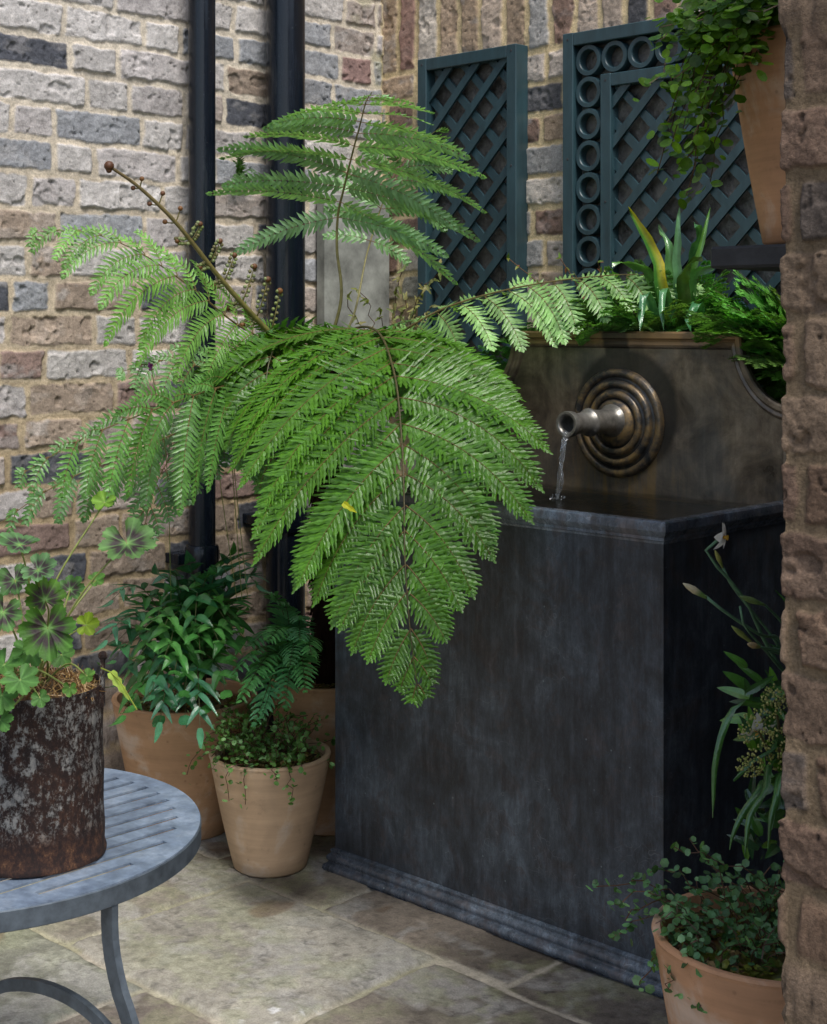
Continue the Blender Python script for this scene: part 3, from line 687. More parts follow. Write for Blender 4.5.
def frond(parent, path, S, npair, Lmax, LW, sp, K=5, col=(.06, .16, .03), droop=.35, fwd=(20, 45), start=.18, end=1.0, peak=.35, prof=None, rad=.004, tooth=.3, name='frond', ribcol=(.16, .10, .04), ang=28, mat=None, jit=.08, side=(1, 1), sag=0, bw=1.0, nflip=1, fold=.25, twist=.12, label=None, tipl=.12, stemcol=(.13, .10, .035)):
    m = MB(); n = 80; P = bez(path, n); S0 = Vector(S).normalized()
    m.tube(P, [rad * (1 - .8 * i / n) for i in range(n)], 6, stemcol, 1)
    for k in range(npair):
        u = start + (end - start) * (k / (npair - 1)) ** .92; i = min(n - 2, int(u * (n - 1))); T_ = (P[i + 1] - P[max(0, i - 1)]).normalized()
        s = (S0 - T_ * S0.dot(T_)).normalized(); nn = s.cross(T_) * nflip
        uu = (u - start) / max(1e-6, end - start)
        l = Lmax * (prof(uu) if prof else ((.75 + .25 * min(1, uu / peak)) if uu < peak else (1 - ((uu - peak) / (1 - peak)) ** 1.5 * (1 - tipl))))
        for sg, on in zip((1, -1), side):
            if not on: continue
            f = math.radians(fwd[0] + (fwd[1] - fwd[0]) * uu + random.gauss(0, 2 + twist * 18))
            d = s * (sg * math.cos(f)) + T_ * math.sin(f) + nn * random.uniform(.0, .12)
            ll = l * on * random.uniform(1 - jit, 1 + jit)
            lw = LW * min(1, .35 + ll / Lmax * .8)
            kc = random.uniform(.78, 1.2); n2_ = (nn + d * 0 + T_ * random.gauss(0, twist) ).normalized()
            pinna(m, P[i] + nn * (rad * 1.1) + Vector([random.uniform(-1, 1) * .001 for _ in range(3)]), d, n2_, ll, lw, sp * (.75 + .25 * min(1, ll / Lmax * 1.5)), K, tuple(x * kc for x in col), droop * random.uniform(.8, 1.2), ang, tooth, ribcol=ribcol, bw=bw, fold=fold, start=0)
    o = m.build(name, [mat or M['fern'], M['stem']], parent, recalc=False)
    if label: o['label'] = label
    return o
def simple_frond(parent, path, S, n, Ll, W, K=5, col=(.03, .10, .03), mat=None, tooth=.1, rad=.002, ang=25, start=.15, droop=.3, shape=1.4, name='frond', prof=.6, bw=.6, fold=.2, label=None, alt=True, m=None):
    own = m is None; m = m or MB(); P = bez(path, 60); S0 = Vector(S).normalized()
    m.tube(P, [rad * (1 - .7 * i / 60) for i in range(60)], 5, (.06, .07, .025), 1)
    for k in range(n):
        u = start + (1 - start) * k / n; i = min(58, int(u * 59)); T_ = (P[i + 1] - P[max(0, i - 1)]).normalized(); s = (S0 - T_ * S0.dot(T_)).normalized(); nn = s.cross(T_)
        if nn.z < -.2: nn = -nn
        uu = k / n; l = Ll * (.75 + min(.25, uu)) * (1 - uu ** 2.2) ** prof * random.uniform(.9, 1.1) + Ll * .12
        for sg in (1, -1):
            a = math.radians(ang + 25 * uu + random.uniform(-6, 6)); q = P[min(59, i + (1 if alt and sg > 0 else 0))]
            blade(m, q, s * sg * math.cos(a) + T_ * math.sin(a) + nn * random.uniform(-.1, .25), nn, l, W * (.6 + .4 * l / Ll), K, tooth, col, droop, fold, .2, 0, shape, bw)
    T_ = (P[-1] - P[-3]).normalized(); s = (S0 - T_ * S0.dot(T_)).normalized(); blade(m, P[-1], T_, s.cross(T_), Ll * .8, W, K, tooth, col, droop, fold, .2, 0, shape, bw)
    if own:
        o = m.build(name, [mat or M['gloss'], M['stem']], parent, recalc=False)
        if label: o['label'] = label
        return o
def disc_leaf(m, p, nrm, up, r, col, seg=7, cup=.15, var=.25, asp=1.0):
    nrm = nrm.normalized(); a = (up - nrm * up.dot(nrm)); a = a.normalized() if a.length > 1e-5 else nrm.orthogonal().normalized(); b_ = nrm.cross(a)
    k = 1 + random.uniform(-var, var); c = tuple(x * k for x in col)
    vs = [p]; cs = [tuple(x * 1.1 for x in c)]
    for j in range(seg):
        t_ = 2 * PI * j / seg; rr = r * (1 - .12 * (j == 0)); vs.append(p + (a * math.cos(t_) * asp + b_ * math.sin(t_)) * rr + nrm * cup * r); cs.append(c)
    m.add(vs, [(0, 1 + j, 1 + (j + 1) % seg) for j in range(seg)], cs)
def rv(s=1.0): return Vector((random.gauss(0, s), random.gauss(0, s), random.gauss(0, s)))

# ------------------------------------------------------------------ pots
def pot(name, label, cx, cy, rt, rb, h, mat, group=None, z=0, rim=.0, soilz=.03, moss=(.10, .09, .02)):
    t = thing(name, label, 'plant pot', (cx, cy, z), group); m = MB(); th = .010
    pr = [(.001, .0), (rb - .006, .0), (rb, .005)]
    for i in range(1, 9): u = i / 9; pr.append((rb + (rt - rb) * u + .002 * math.sin(u * PI), .005 + (h - .02) * u))
    pr += [(rt, h - .012), (rt + rim, h - .010), (rt + rim + .0025, h - .005), (rt + rim + .001, h - .001), (rt - .003, h), (rt - th + .001, h - .002), (rt - th, h - .008), (rt - th - .004, h - soilz - .02)]
    m.lathe(pr, 96, c=(cx, cy, z), wob=.003); autosmooth(m.build('pot_body', mat, t), 40)
    m = MB(); n = 40; rad = rt - th - .002; vs = []; cs = []; fs = []
    for i in range(9):
        for j in range(n):
            a = 2 * PI * j / n; r = rad * i / 8; x = cx + r * math.cos(a); y = cy + r * math.sin(a)
            vs.append((x, y, z + h - soilz + .012 * (1 - (i / 8) ** 2) + .008 * math.sin(x * 90) * math.cos(y * 80)))
            k = random.random(); cs.append(tuple(a_ * (.5 + random.random()) for a_ in (moss if k > .4 else (.07, .045, .025))))
    fs = [(i * n + j, i * n + (j + 1) % n, (i + 1) * n + (j + 1) % n, (i + 1) * n + j) for i in range(8) for j in range(n)]
    m.add(vs, fs, cs)
    for k in range(520):  # crumbs of moss, bark and dead leaf
        a = random.random() * 2 * PI; r = rad * math.sqrt(random.random()) * .97; p = Vector((cx + r * math.cos(a), cy + r * math.sin(a), z + h - soilz + .012 * (1 - (r / rad) ** 2) + .005))
        disc_leaf(m, p, Vector((0, 0, 1)) + rv(.5), rv(), random.uniform(.003, .007), random.choice([moss, tuple(x * 1.8 for x in moss), (.20, .13, .06), (.10, .06, .03), (.32, .22, .10)]), 5, .3)
    m.build('soil', M['small'], t, recalc=False)
    return t
G = 'terracotta pots on the paving'
pot('terracotta_pot', 'small pale terracotta pot of wiry plant, front of the three by the fountain', .531, -.849, .1205, .074, .232, M['pot'], G, soilz=.022)
pot('terracotta_pot', 'large terracotta pot of glossy fern behind the table edge', .225, -.830, .155, .100, .290, M['pot2'], G)
pot('terracotta_pot', 'terracotta pot holding the tree fern, half hidden by the fountain corner', .425, -.590, .128, .095, .325, M['pot2'], G)
pot('terracotta_pot', 'orange terracotta pot at the foot of the brick pillar', 1.815, -1.077, .158, .105, .300, M['pot3'], G, moss=(.16, .17, .03), soilz=.03)
pot('terracotta_pot', 'tall terracotta pot on the slate shelf above the fountain', 1.765, -.79, .168, .120, .305, M['pot3'], None, z=1.213, soilz=.02)
pot('terracotta_pot', 'pot of narcissus mostly hidden behind the brick pillar', 1.93, -.84, .12, .09, .42, M['pot2'], G)
# shelf
t = thing('shelf', 'dark slate shelf bracket under the tall terracotta pot', 'shelf', (1.85, -.8, 1.19))
m = MB(); m.box((1.616, -.925, 1.179), (2.16, -.66, 1.2115), bev=.004); m.build('shelf_slab', M['slate'], t)
m = MB(); m.box((1.72, -.87, 1.150), (2.16, -.69, 1.1805), bev=.006); m.build('bracket', M['slate'], t)

# ------------------------------------------------------------------ tree fern
TC = Vector((.40, -.58, 1.0))
t = thing('tree_fern', 'big tree fern with huge green fronds spreading in front of the fountain', 'fern', (.40, -.58, .30))
m = MB(); tp = [(.425, -.59, .29), (.42, -.588, .5), (.41, -.583, .75), (.40, -.58, .97), (.40, -.58, 1.03)]
m.tube(bez(tp, 14), [.036, .035, .033, .034, .033, .031, .030, .030, .031, .033, .036, .038, .034, .02], 16, (.03, .02, .01))
for k in range(420):
    i = random.random(); p = Vector(tp[0]).lerp(Vector(tp[3]), i); a = random.random() * 2 * PI; r = .030; q = p + Vector((math.cos(a) * r, math.sin(a) * r, 0))
    m.tube([q, q + Vector((math.cos(a) * .010, math.sin(a) * .010, -.02 - random.random() * .03)) + rv(.003)], [.003, .001], 4, (.03, .018, .01), 0, False)
m.build('trunk', M['trunk'], t, smooth=True, recalc=False)
A = at
green = (.060, .165, .010); pale = (.14, .30, .06); mid_g = (.07, .18, .035)  # upper fronds paler than the hero: light from above put into their green
c0 = TC + Vector((0, 0, .02))
# hero frond
hero = [c0, A(352, 330, 3.12), A(378, 332, 2.93), A(394, 372, 2.76), A(401, 430, 2.65), A(404, 495, 2.57), A(405, 560, 2.51), A(410, 628, 2.47), A(418, 694, 2.46)]
Sh = Vector((.87, .49, 0))
def hp(u): return (.80 + .2 * min(1, u / .2)) if u < .55 else max(.05, 1 - ((u - .55) / .45) ** .9 * .93)
frond(t, hero, Sh, 21, .335, .062, .0090, 6, green, .62, (2, 52), .05, 1.0, prof=hp, rad=.0032, ang=26, tooth=.42, stemcol=(.07, .06, .02), label='giant drooping fern frond hanging towards the viewer', jit=.05, side=(.90, 1.14), bw=.95, fold=.38, twist=.09)
# supporting drooping fronds around it
frond(t, [c0, A(300, 328, 3.14), A(276, 345, 2.98), A(266, 385, 2.90), A(272, 440, 2.86), A(284, 500, 2.84)], Vector((.75, .66, 0)), 13, .17, .046, .0098, 5, green, .9, (5, 45), .2, rad=.0025, stemcol=(.06,.06,.02), label='drooping frond at the left side of the crown')
frond(t, [c0, A(372, 332, 3.12), A(415, 338, 2.95), A(448, 375, 2.80), A(462, 430, 2.70), A(470, 500, 2.62)], Vector((.85, .5, 0)), 15, .17, .042, .0098, 5, green, .6, (15, 45), .25, rad=.004, label='drooping frond at the right side of the crown')
# upright frond
frond(t, [c0, A(341, 300, 3.28), A(337, 250, 3.28), A(338, 215, 3.27), A(344, 188, 3.23), A(352, 155, 3.17), A(360, 125, 3.10), A(366, 102, 3.02), A(372, 92, 2.92)], Vector((.80, .60, .05)), 13, .29, .036, .0125, 5, (.20, .37, .16), .30, (-10, 34), .42, rad=.004, ang=34, bw=.8, peak=.1, tooth=.2, jit=.14, twist=.3, stemcol=(.22, .20, .07), label='upright frond rising in front of the wide drainpipe', side=(1.08, 1.0))
frond(t, [c0, A(352, 320, 3.34), A(368, 250, 3.42), A(388, 190, 3.44), A(412, 150, 3.42), A(440, 128, 3.38)], Vector((.5, .75, .35)), 10, .15, .030, .0115, 4, (.17, .33, .12), .4, (10, 45), .5, rad=.003, ang=34, bw=.8, jit=.15, twist=.3, stemcol=(.22, .20, .07))
# left arching frond, pale and lacy
Sv = (FW * .55 + RT * .15 + UP * .62)
frond(t, [c0, A(285, 348, 3.18), A(238, 325, 3.05), A(188, 285, 2.95), A(135, 250, 2.88), A(85, 232, 2.84), A(32, 232, 2.80)], Sv, 15, .24, .036, .0100, 5, pale, .8, (38, 64), .2, rad=.003, label='pale frond arching left across the brick wall', ribcol=(.2, .16, .06), side=(.42, 1.0), bw=.62, jit=.15, twist=.3)
frond(t, [c0, A(290, 352, 3.15), A(245, 378, 3.0), A(195, 395, 2.85), A(140, 415, 2.72), A(80, 440, 2.62), A(20, 475, 2.54)], Sv, 13, .22, .036, .0100, 5, (.09, .22, .045), .75, (44, 66), .2, rad=.003, label='lower frond reaching left above the rusty bucket', side=(.45, 1.0), bw=.68, jit=.15, twist=.3)
frond(t, [c0, A(290, 372, 3.18), A(245, 400, 3.05), A(200, 425, 2.98), A(160, 475, 2.90), A(140, 545, 2.84)], Vector((.75, .6, 0)), 13, .13, .032, .0100, 4, (.07, .17, .045), .7, (12, 50), .28, rad=.003, bw=.7)
frond(t, [c0, A(280, 362, 3.15), A(225, 372, 2.98), A(170, 360, 2.88), A(120, 372, 2.82)], Sv, 11, .15, .030, .0100, 4, (.13, .27, .08), .9, (34, 60), .3, rad=.0025, side=(.5, 1.0), bw=.65, jit=.15, twist=.3)
frond(t, [c0, A(282, 365, 3.12), A(225, 405, 2.98), A(165, 438, 2.88), A(105, 462, 2.78), A(45, 492, 2.70), A(-15, 535, 2.64)], Sv, 12, .14, .030, .0095, 5, (.07, .175, .04), .75, (38, 62), .22, rad=.003, side=(.5, 1.0), bw=.8, jit=.15, twist=.3)
# right arching frond, pale
Sr = (FW * .6 + RT * .1 + UP * .5)
frond(t, [c0, A(385, 340, 3.22), A(445, 308, 3.17), A(515, 288, 3.12), A(590, 277, 3.06), A(650, 275, 3.02), A(700, 285, 2.98)], Sr, 15, .16, .042, .0100, 5, (.21, .38, .12), .8, (28, 60), .14, rad=.003, label='pale frond arching right above the fountain', ribcol=(.2, .16, .06), side=(.5, 1.0), bw=.75, jit=.15, twist=.3)
# short crown fronds
simple_frond(t, [c0, A(310, 335, 3.2), A(280, 328, 3.1), A(248, 340, 3.02)], Vector((.3, .9, .3)), 12, .055, .016, 6, (.05, .15, .03), M['fern'], .35)
simple_frond(t, [c0, A(370, 338, 3.25), A(392, 325, 3.2), A(412, 322, 3.15)], Vector((.3, .9, .3)), 10, .045, .014, 6, (.06, .17, .03), M['fern'], .35)
# uncurling crozier with little knobs
cz = [c0, A(305, 368, 3.2), A(262, 325, 3.1), A(220, 278, 3.02), A(178, 225, 2.95), A(140, 188, 2.9), A(109, 166, 2.86)]
m = MB(); P = bez(cz, 60); m.tube(P, [.0074 - .0044 * i / 60 for i in range(60)], 8, [(.20 - .06 * (i / 480), .20 - .10 * (i / 480), .045) for i in range(480)])
def ball(m, p, r, col):
    vs = []; n, k = 8, 5
    for i in range(k + 1):
        th = PI * i / k
        for j in range(n): vs.append(p + Vector((math.sin(th) * math.cos(2 * PI * j / n), math.sin(th) * math.sin(2 * PI * j / n), math.cos(th))) * r)
    m.add(vs, [(i * n + j, i * n + (j + 1) % n, (i + 1) * n + (j + 1) % n, (i + 1) * n + j) for i in range(k) for j in range(n)], col)
ball(m, P[-1], .0100, (.09, .035, .015)); ball(m, P[-1] + Vector((0, .0, -.008)), .006, (.08, .03, .012))
for i, ln in zip((53, 49, 45, 41, 36, 32, 27, 23, 19), (.014, .018, .022, .03, .04, .045, .06, .065, .07)):
    for sg in (1, -1):
        T_ = (P[i + 1] - P[i - 1]).normalized(); s = (RT * .6 + UP * .8); s = (s - T_ * s.dot(T_)).normalized()
        d = (s * sg + T_ * .4 + rv(.1)).normalized(); q = [P[i] + d * ln * x + UP * ln * .35 * x * x for x in (0, .35, .7, 1)]
        if sg < 0 and ln > .03: q = [P[i] + d * ln * .5 * x for x in (0, .4, .7, 1)]
        m.tube(q, [.0018, .0015, .0013, .001], 5, (.17, .15, .05)); 
        ball(m, q[-1], .0045 + ln * .035, random.choice([(.16, .07, .02), (.12, .05, .02)]))
        if ln > .025:
            for x in np.linspace(.25, .95, 6):
                c_ = q[0].lerp(q[-1], x); side = T_ * .0065
                for g_ in (1, -1): ball(m, c_ + side * g_ + rv(.0008), .0040, random.choice([(.16, .20, .06), (.14, .13, .05), (.20, .24, .10)]))
m.build('crozier', M['stem'], t, smooth=True, recalc=False)
o = MB(); blade(o, A(343, 503, 2.44), Vector((.7, .5, -.6)), -FW, .028, .011, 5, .2, (.55, .55, .02)); o.build('yellow_leaflet', M['fern'], t, recalc=False)

# ------------------------------------------------------------------ glossy fern in the large pot + blue-green fern
t = thing('holly_fern', 'dark glossy holly fern with broad leaflets in the large terracotta pot', 'fern', (.235, -.815, .28))
base = Vector((.235, -.815, .28))
tips = [(118, 640, 2.98), (135, 600, 3.0), (160, 575, 3.05), (190, 562, 3.1), (228, 556, 3.1), (120, 680, 2.95), (160, 715, 2.92), (185, 690, 2.9), (215, 600, 3.0), (165, 625, 2.9), (240, 610, 3.0), (140, 655, 2.9), (200, 650, 2.88), (245, 575, 3.1), (180, 600, 3.15), (230, 655, 2.95), (150, 600, 3.2), (255, 650, 3.0), (125, 620, 2.92), (112, 660, 2.9), (132, 705, 2.88), (150, 695, 2.84), (175, 670, 2.86), (205, 705, 2.9), (225, 690, 2.9), (172, 590, 2.95), (196, 625, 2.9), (210, 575, 3.0), (145, 628, 2.86), (165, 655, 2.84), (185, 715, 2.88), (122, 715, 2.93), (235, 630, 2.95), (218, 640, 2.88)]
m_ = None
for i, (px, py, d) in enumerate(tips):
    e = A(px, py, d); mid1 = base.lerp(e, .45) + Vector((0, 0, .09 + .02 * (i % 3))) + rv(.01); mid2 = base.lerp(e, .8) + Vector((0, 0, .05))
    dr = e - base; S = Vector((-dr.y, dr.x, 0)).normalized() + Vector((0, 0, random.uniform(-.4, .4)))
    g_ = random.choice([(.035, .14, .05), (.05, .18, .04), (.035, .13, .06), (.07, .22, .05)])
    simple_frond(t, [base + rv(.012), mid1, mid2, e], S, 5, .062, .027, 7, g_, M['gloss'], .06, start=.36, droop=.45, shape=1.15, bw=.65, fold=.3, ang=30)
for px, py, d in ((200, 728, 2.84), (160, 722, 2.86), (112, 600, 2.95), (106, 640, 2.9), (246, 562, 3.08), (228, 575, 3.02), (258, 585, 3.05)):
    e = A(px, py, d); mid1 = base.lerp(e, .5) + Vector((0, 0, .10)); dr = e - base; S = Vector((-dr.y, dr.x, 0)).normalized() + RT * .3
    simple_frond(t, [base, mid1, base.lerp(e, .8) + Vector((0, 0, .07)), e], S, 7, .075, .017, 8, (.07, .22, .12), M['gloss'], .05, start=.38, droop=.3, shape=.8, bw=.5, fold=.3, ang=34)
# leafy understory
t2 = thing('button_fern', 'bluish green soft fern behind the small terracotta pot', 'fern', (.40, -.72, .28))
base = Vector((.405, -.66, .31))
for i, (px, py, d) in enumerate([(305, 690, 2.88), (312, 655, 2.92), (262, 715, 2.88), (245, 690, 2.9), (285, 640, 3.0), (300, 620, 3.05), (250, 645, 3.0), (285, 705, 2.86), (275, 600, 3.1), (262, 590, 3.1), (240, 700, 2.87), (255, 722, 2.86), (232, 675, 2.9), (268, 640, 2.95), (290, 665, 2.9), (300, 640, 2.95)]):
    e = A(px, py, d); mid1 = base.lerp(e, .5) + Vector((0, 0, .07)); dr = e - base; S = Vector((-dr.y, dr.x, 0)).normalized() + Vector((0, 0, random.uniform(-.3, .3)))
    simple_frond(t2, [base + rv(.01), mid1, e], S, 17, .042, .0105, 6, random.choice([(.09, .28, .12), (.11, .33, .10), (.08, .25, .09)]), M['fern'], .25, start=.2, droop=.35, shape=1.2, bw=.7)

# ------------------------------------------------------------------ wiry small-leaved plants
def wiry(name, label, base, spread, n, steps, leaf, cols, heads=None, up=.7, mat='small', stemc=(.10, .05, .03), group=None, grav=.35, step=.02, den=2, maxr=None):
    t = thing(name, label, 'plant', tuple(base), group)
    lm = MB(); smb = MB()
    for k in range(n):
        a = random.random() * 2 * PI; r = spread * math.sqrt(random.random()); p = base + Vector((math.cos(a) * r, math.sin(a) * r, 0))
        if heads and k < len(heads):
            tgt, p0 = heads[k]; p = p0.copy() if p0 is not None else p
            pts = bez([p, p.lerp(tgt, .5) + Vector((0, 0, .03)), tgt], 14)
            pts = [q + rv(.003) for q in pts]
        else:
            d = (Vector((math.cos(a) * r / spread, math.sin(a) * r / spread, up)) + rv(.35)).normalized(); pts = [p]
            for i in range(int(steps * random.uniform(.6, 1.2))): d = (d + rv(.28) + Vector((0, 0, -grav * i / steps))).normalized(); pts.append(pts[-1] + d * step)
        smb.tube(pts, [.0009] * len(pts), 3, stemc, 0, False)
        for q in pts[1:]:
            for _ in range(den):
                disc_leaf(lm, q + rv(.006), (UP * 1.0 + rv(.6) - FW * .3), rv(), leaf * random.uniform(.6, 1.25), random.choice(cols), 6, .2)
    lm.build('leaves', M[mat], t, recalc=False); smb.build('stems', M['stem'], t, recalc=False)
    return t
sg = [(.10, .22, .05), (.15, .32, .09), (.22, .40, .16), (.07, .15, .03)]
trail = [(A(200, 745, 2.9), Vector((.45, -.88, .23))), (A(212, 770, 2.88), Vector((.45, -.88, .23))), (A(190, 712, 2.92), Vector((.46, -.84, .24))), (A(222, 735, 2.9), Vector((.45, -.88, .24))), (A(290, 800, 2.84), Vector((.60, -.86, .23))), (A(302, 770, 2.86), Vector((.60, -.84, .23))), (A(276, 785, 2.83), Vector((.58, -.9, .23)))]
wiry('wire_vine', 'wiry small-leaved plant trailing over the small pale pot', Vector((.531, -.849, .222)), .075, 75, 8, .0052, sg, trail, 1.5, step=.016)
dk = [(.08, .17, .06), (.11, .25, .11), (.05, .11, .04), (.18, .34, .16)]
hd = [(A(598, 885, 2.05), Vector((1.72, -1.10, .28))), (A(610, 940, 2.02), Vector((1.72, -1.10, .28))), (A(640, 985, 1.95), Vector((1.73, -1.12, .28))), (A(625, 915, 2.0), Vector((1.72, -1.1, .28))), (A(650, 870, 1.98), Vector((1.74, -1.1, .29))), (A(700, 1010, 1.86), Vector((1.77, -1.17, .27))), (A(690, 960, 1.88), Vector((1.76, -1.17, .27))), (A(672, 850, 1.96), None), (A(690, 845, 1.95), None), (A(655, 925, 1.93), Vector((1.74, -1.12, .28))), (A(612, 903, 2.04), Vector((1.72, -1.1, .28))), (A(668, 990, 1.9), Vector((1.74, -1.15, .28)))]
wiry('wire_vine', 'dark wiry plant sprawling from the orange pot by the pillar', Vector((1.815, -1.077, .285)), 0.10, 85, 6, .0058, dk, hd, 1.0, step=.017, den=2)
# big trailing mass on the shelf pot
hl = [(.09, .20, .015), (.13, .27, .02), (.17, .33, .03), (.05, .11, .01)]
heads = []; pb = Vector((1.765, -.79, 1.525))
for k in range(130):
    a = random.gauss(200, 50); r = .145; p0 = pb + Vector((math.cos(math.radians(a)) * r * .7, math.sin(math.radians(a)) * r * .7, .0))
    px = random.triangular(655, 772, 720); top = 40; lim = 212 - abs(px - 695) * .55 if px < 716 else 78
    if px < 680: lim = 60 + (px - 650) * 5
    py = random.uniform(-10, max(40, lim - 15)) if random.random() < .65 else random.uniform(-25, 50)
    heads.append((A(px, py, random.uniform(1.98, 2.2)), p0))
for px, py in ((655, 45), (668, 90), (650, 85), (672, 140), (655, 175), (688, 190), (665, 118), (660, 30)): heads.append((A(px, py, 2.05), pb + Vector((-.12, -.05, 0))))
t = thing('trailing_plant', 'bright green round-leaved plant spilling over the tall shelf pot', 'plant', tuple(pb))
lm = MB(); sb = MB()
for tgt, p0 in heads:
    out = (tgt - p0); out.z = 0; mid1 = p0.lerp(tgt, .45); mid1.z = max(p0.z, tgt.z) + .03; pts = [q + rv(.004) for q in bez([p0, mid1, tgt], 12)]
    sb.tube(pts, [.0009] * 12, 3, (.09, .05, .02), 0, False)
    for q in pts[2:]:
        for _ in range(3): disc_leaf(lm, q + rv(.009), UP * .9 - FW * .7 - RT * .3 + rv(.45), rv(), random.uniform(.005, .0105), random.choice(hl), 8, .18)
lm.build('leaves', M['small'], t, recalc=False); sb.build('stems', M['stem'], t, recalc=False)

# ------------------------------------------------------------------ plants in the back planter
t = thing('harts_tongue_fern', "hart's-tongue fern with upright strap leaves, one tipped yellow", 'fern', (1.06, -.20, .88))
def strap(parent, pts, w, col, S, wav=.25, tip=None, name='frond', mat='gloss', label=None):
    n = 26; P = bez(pts, n); S = Vector(S).normalized(); vs = []; cs = []; ns = 5
    for i in range(n):
        u = i / (n - 1); T_ = (P[min(i + 1, n - 1)] - P[max(0, i - 1)]).normalized(); s = (S - T_ * S.dot(T_)).normalized(); nn = s.cross(T_)
        ww = w * (min(1, u * 3 + .3)) * (1 - u ** 5) ** .7 * .5 + .0004
        for j in range(ns):
            x = (j / (ns - 1) - .5) * 2; ed = abs(x) ** 2
            vs.append(P[i] + s * x * ww * (1 + .08 * math.sin(i * 2.1 + x)) + nn * (wav * w * ed * math.sin(i * 1.5 + (x > 0) * 1.2) + .2 * w * ed))
            c_ = col if tip is None else tuple(a * (1 - k) + b_ * k for a, b_, k in zip(col, tip, [max(0, min(1, (x * .5 + .5) * 1.5 - .5))] * 3))
            cs.append(tuple(v_ * (1.25 if j == ns // 2 else 1) for v_ in c_))
    m = MB(); m.add(vs, [(i * ns + j, i * ns + j + 1, (i + 1) * ns + j + 1, (i + 1) * ns + j) for i in range(n - 1) for j in range(ns - 1)], cs)
    o = m.build(name, M[mat], parent, smooth=True, recalc=False)
    if label: o['label'] = label
    return o
b0 = Vector((1.10, -.19, .90)); lf = (.05, .17, .03); yl = (.62, .50, .02)
strap(t, [b0, A(662, 290, 3.0), A(655, 255, 3.0), A(628, 207, 3.0)], .026, lf, RT, .12, yl, label='strap leaf turning yellow')
strap(t, [b0, A(678, 285, 3.0), A(677, 245, 2.98), A(679, 208, 2.98)], .020, (.12, .27, .13), RT, .25)
strap(t, [b0, A(690, 290, 3.0), A(700, 250, 2.98), A(710, 208, 3.0)], .013, (.09, .22, .04), RT, .2)
strap(t, [b0, A(683, 290, 2.95), A(688, 265, 2.9), A(702, 256, 2.88)], .030, (.06, .12, .02), RT, .35)
strap(t, [b0, A(690, 280, 3.1), A(700, 235, 3.05), A(694, 222, 3.0)], .026, (.08, .22, .09), RT, .4)
strap(t, [b0, A(655, 290, 3.02), A(640, 265, 3.0), A(612, 262, 2.98)], .024, (.10, .25, .05), RT, .3)
strap(t, [b0, A(690, 290, 2.98), A(712, 265, 2.95), A(735, 262, 2.95)], .024, (.09, .24, .06), RT, .3)
strap(t, [b0, A(672, 285, 3.05), A(668, 245, 3.05), A(658, 228, 3.08)], .024, (.08, .2, .06), RT, .3)
strap(t, [b0, A(667, 295, 2.98), A(662, 310, 2.93), A(664, 330, 2.92)], .018, (.08, .22, .09), RT, .3)
strap(t, [b0, A(650, 300, 2.98), A(642, 310, 2.95), A(640, 330, 2.92)], .020, (.07, .2, .09), RT, .4)
strap(t, [b0, A(700, 310, 2.95), A(688, 318, 2.9), A(692, 334, 2.9)], .020, (.06, .2, .08), RT, .4)
def small_ferns(label, name, b0, tips, col, Lm=.06, LW=.013, sp=.007, mat=None, arch=.05):
    t = thing(name, label, 'fern', tuple(b0), 'ferns in the planter behind the fountain')
    for (px, py, d) in tips:
        e = A(px, py, d); dr = e - b0; S = Vector((-dr.y, dr.x, 0)); S = (S.normalized() if S.length > .02 else RT.copy()) + UP * random.uniform(-.2, .5)
        frond(t, [b0 + rv(.01), b0.lerp(e, .55) + Vector((0, 0, arch)), e], S, 13, Lm, LW, sp, 3, tuple(c * random.uniform(.8, 1.2) for c in col), .25, (15, 45), .22, rad=.0015, bw=1.1, tooth=.2, mat=mat or M['fern'], ribcol=(.07, .10, .03), stemcol=(.08, .07, .03))
    return t
small_ferns('dark feathery fern at the right shoulder of the fountain panel', 'fern', Vector((1.42, -.20, .89)), [(715, 290, 2.95), (690, 310, 2.85), (740, 285, 2.9), (765, 295, 2.9), (775, 330, 2.85), (745, 320, 2.8), (770, 355, 2.8), (750, 345, 2.82), (728, 325, 2.8), (700, 330, 2.82), (780, 375, 2.82), (760, 310, 2.75), (735, 305, 2.98), (740, 272, 2.95), (758, 280, 2.9), (775, 290, 2.9), (720, 300, 2.8), (755, 335, 2.76), (768, 322, 2.76), (742, 355, 2.78), (770, 372, 2.78)], (.12, .28, .05), .11, .030)
small_ferns('low feathery fern at the left shoulder of the fountain panel', 'fern', Vector((.78, -.20, .90)), [(480, 345, 3.25), (505, 325, 3.2), (530, 322, 3.2), (560, 318, 3.15), (455, 355, 3.25), (545, 308, 3.25), (590, 318, 3.12), (520, 335, 3.2), (490, 335, 3.2)], (.08, .23, .05), .065, .014, .006)
small_ferns('mid green fern in the middle of the planter behind the fountain', 'fern', Vector((1.02, -.18, .90)), [(600, 300, 3.1), (570, 312, 3.12), (620, 290, 3.1), (640, 300, 3.05), (620, 318, 3.0), (590, 325, 3.05), (720, 305, 2.95), (700, 295, 2.95), (660, 318, 2.98), (610, 308, 2.98), (580, 322, 3.0), (640, 322, 2.95), (675, 300, 2.9), (705, 318, 2.9), (715, 285, 2.95), (650, 285, 3.1), (610, 268, 3.1), (640, 262, 3.12), (665, 272, 3.0), (705, 262, 3.05), (725, 268, 3.05), (560, 290, 3.1), (575, 300, 3.05), (600, 285, 3.15), (690, 270, 3.05), (720, 280, 3.0), (735, 296, 2.9), (625, 300, 2.95)], (.12, .30, .07), .085, .022)
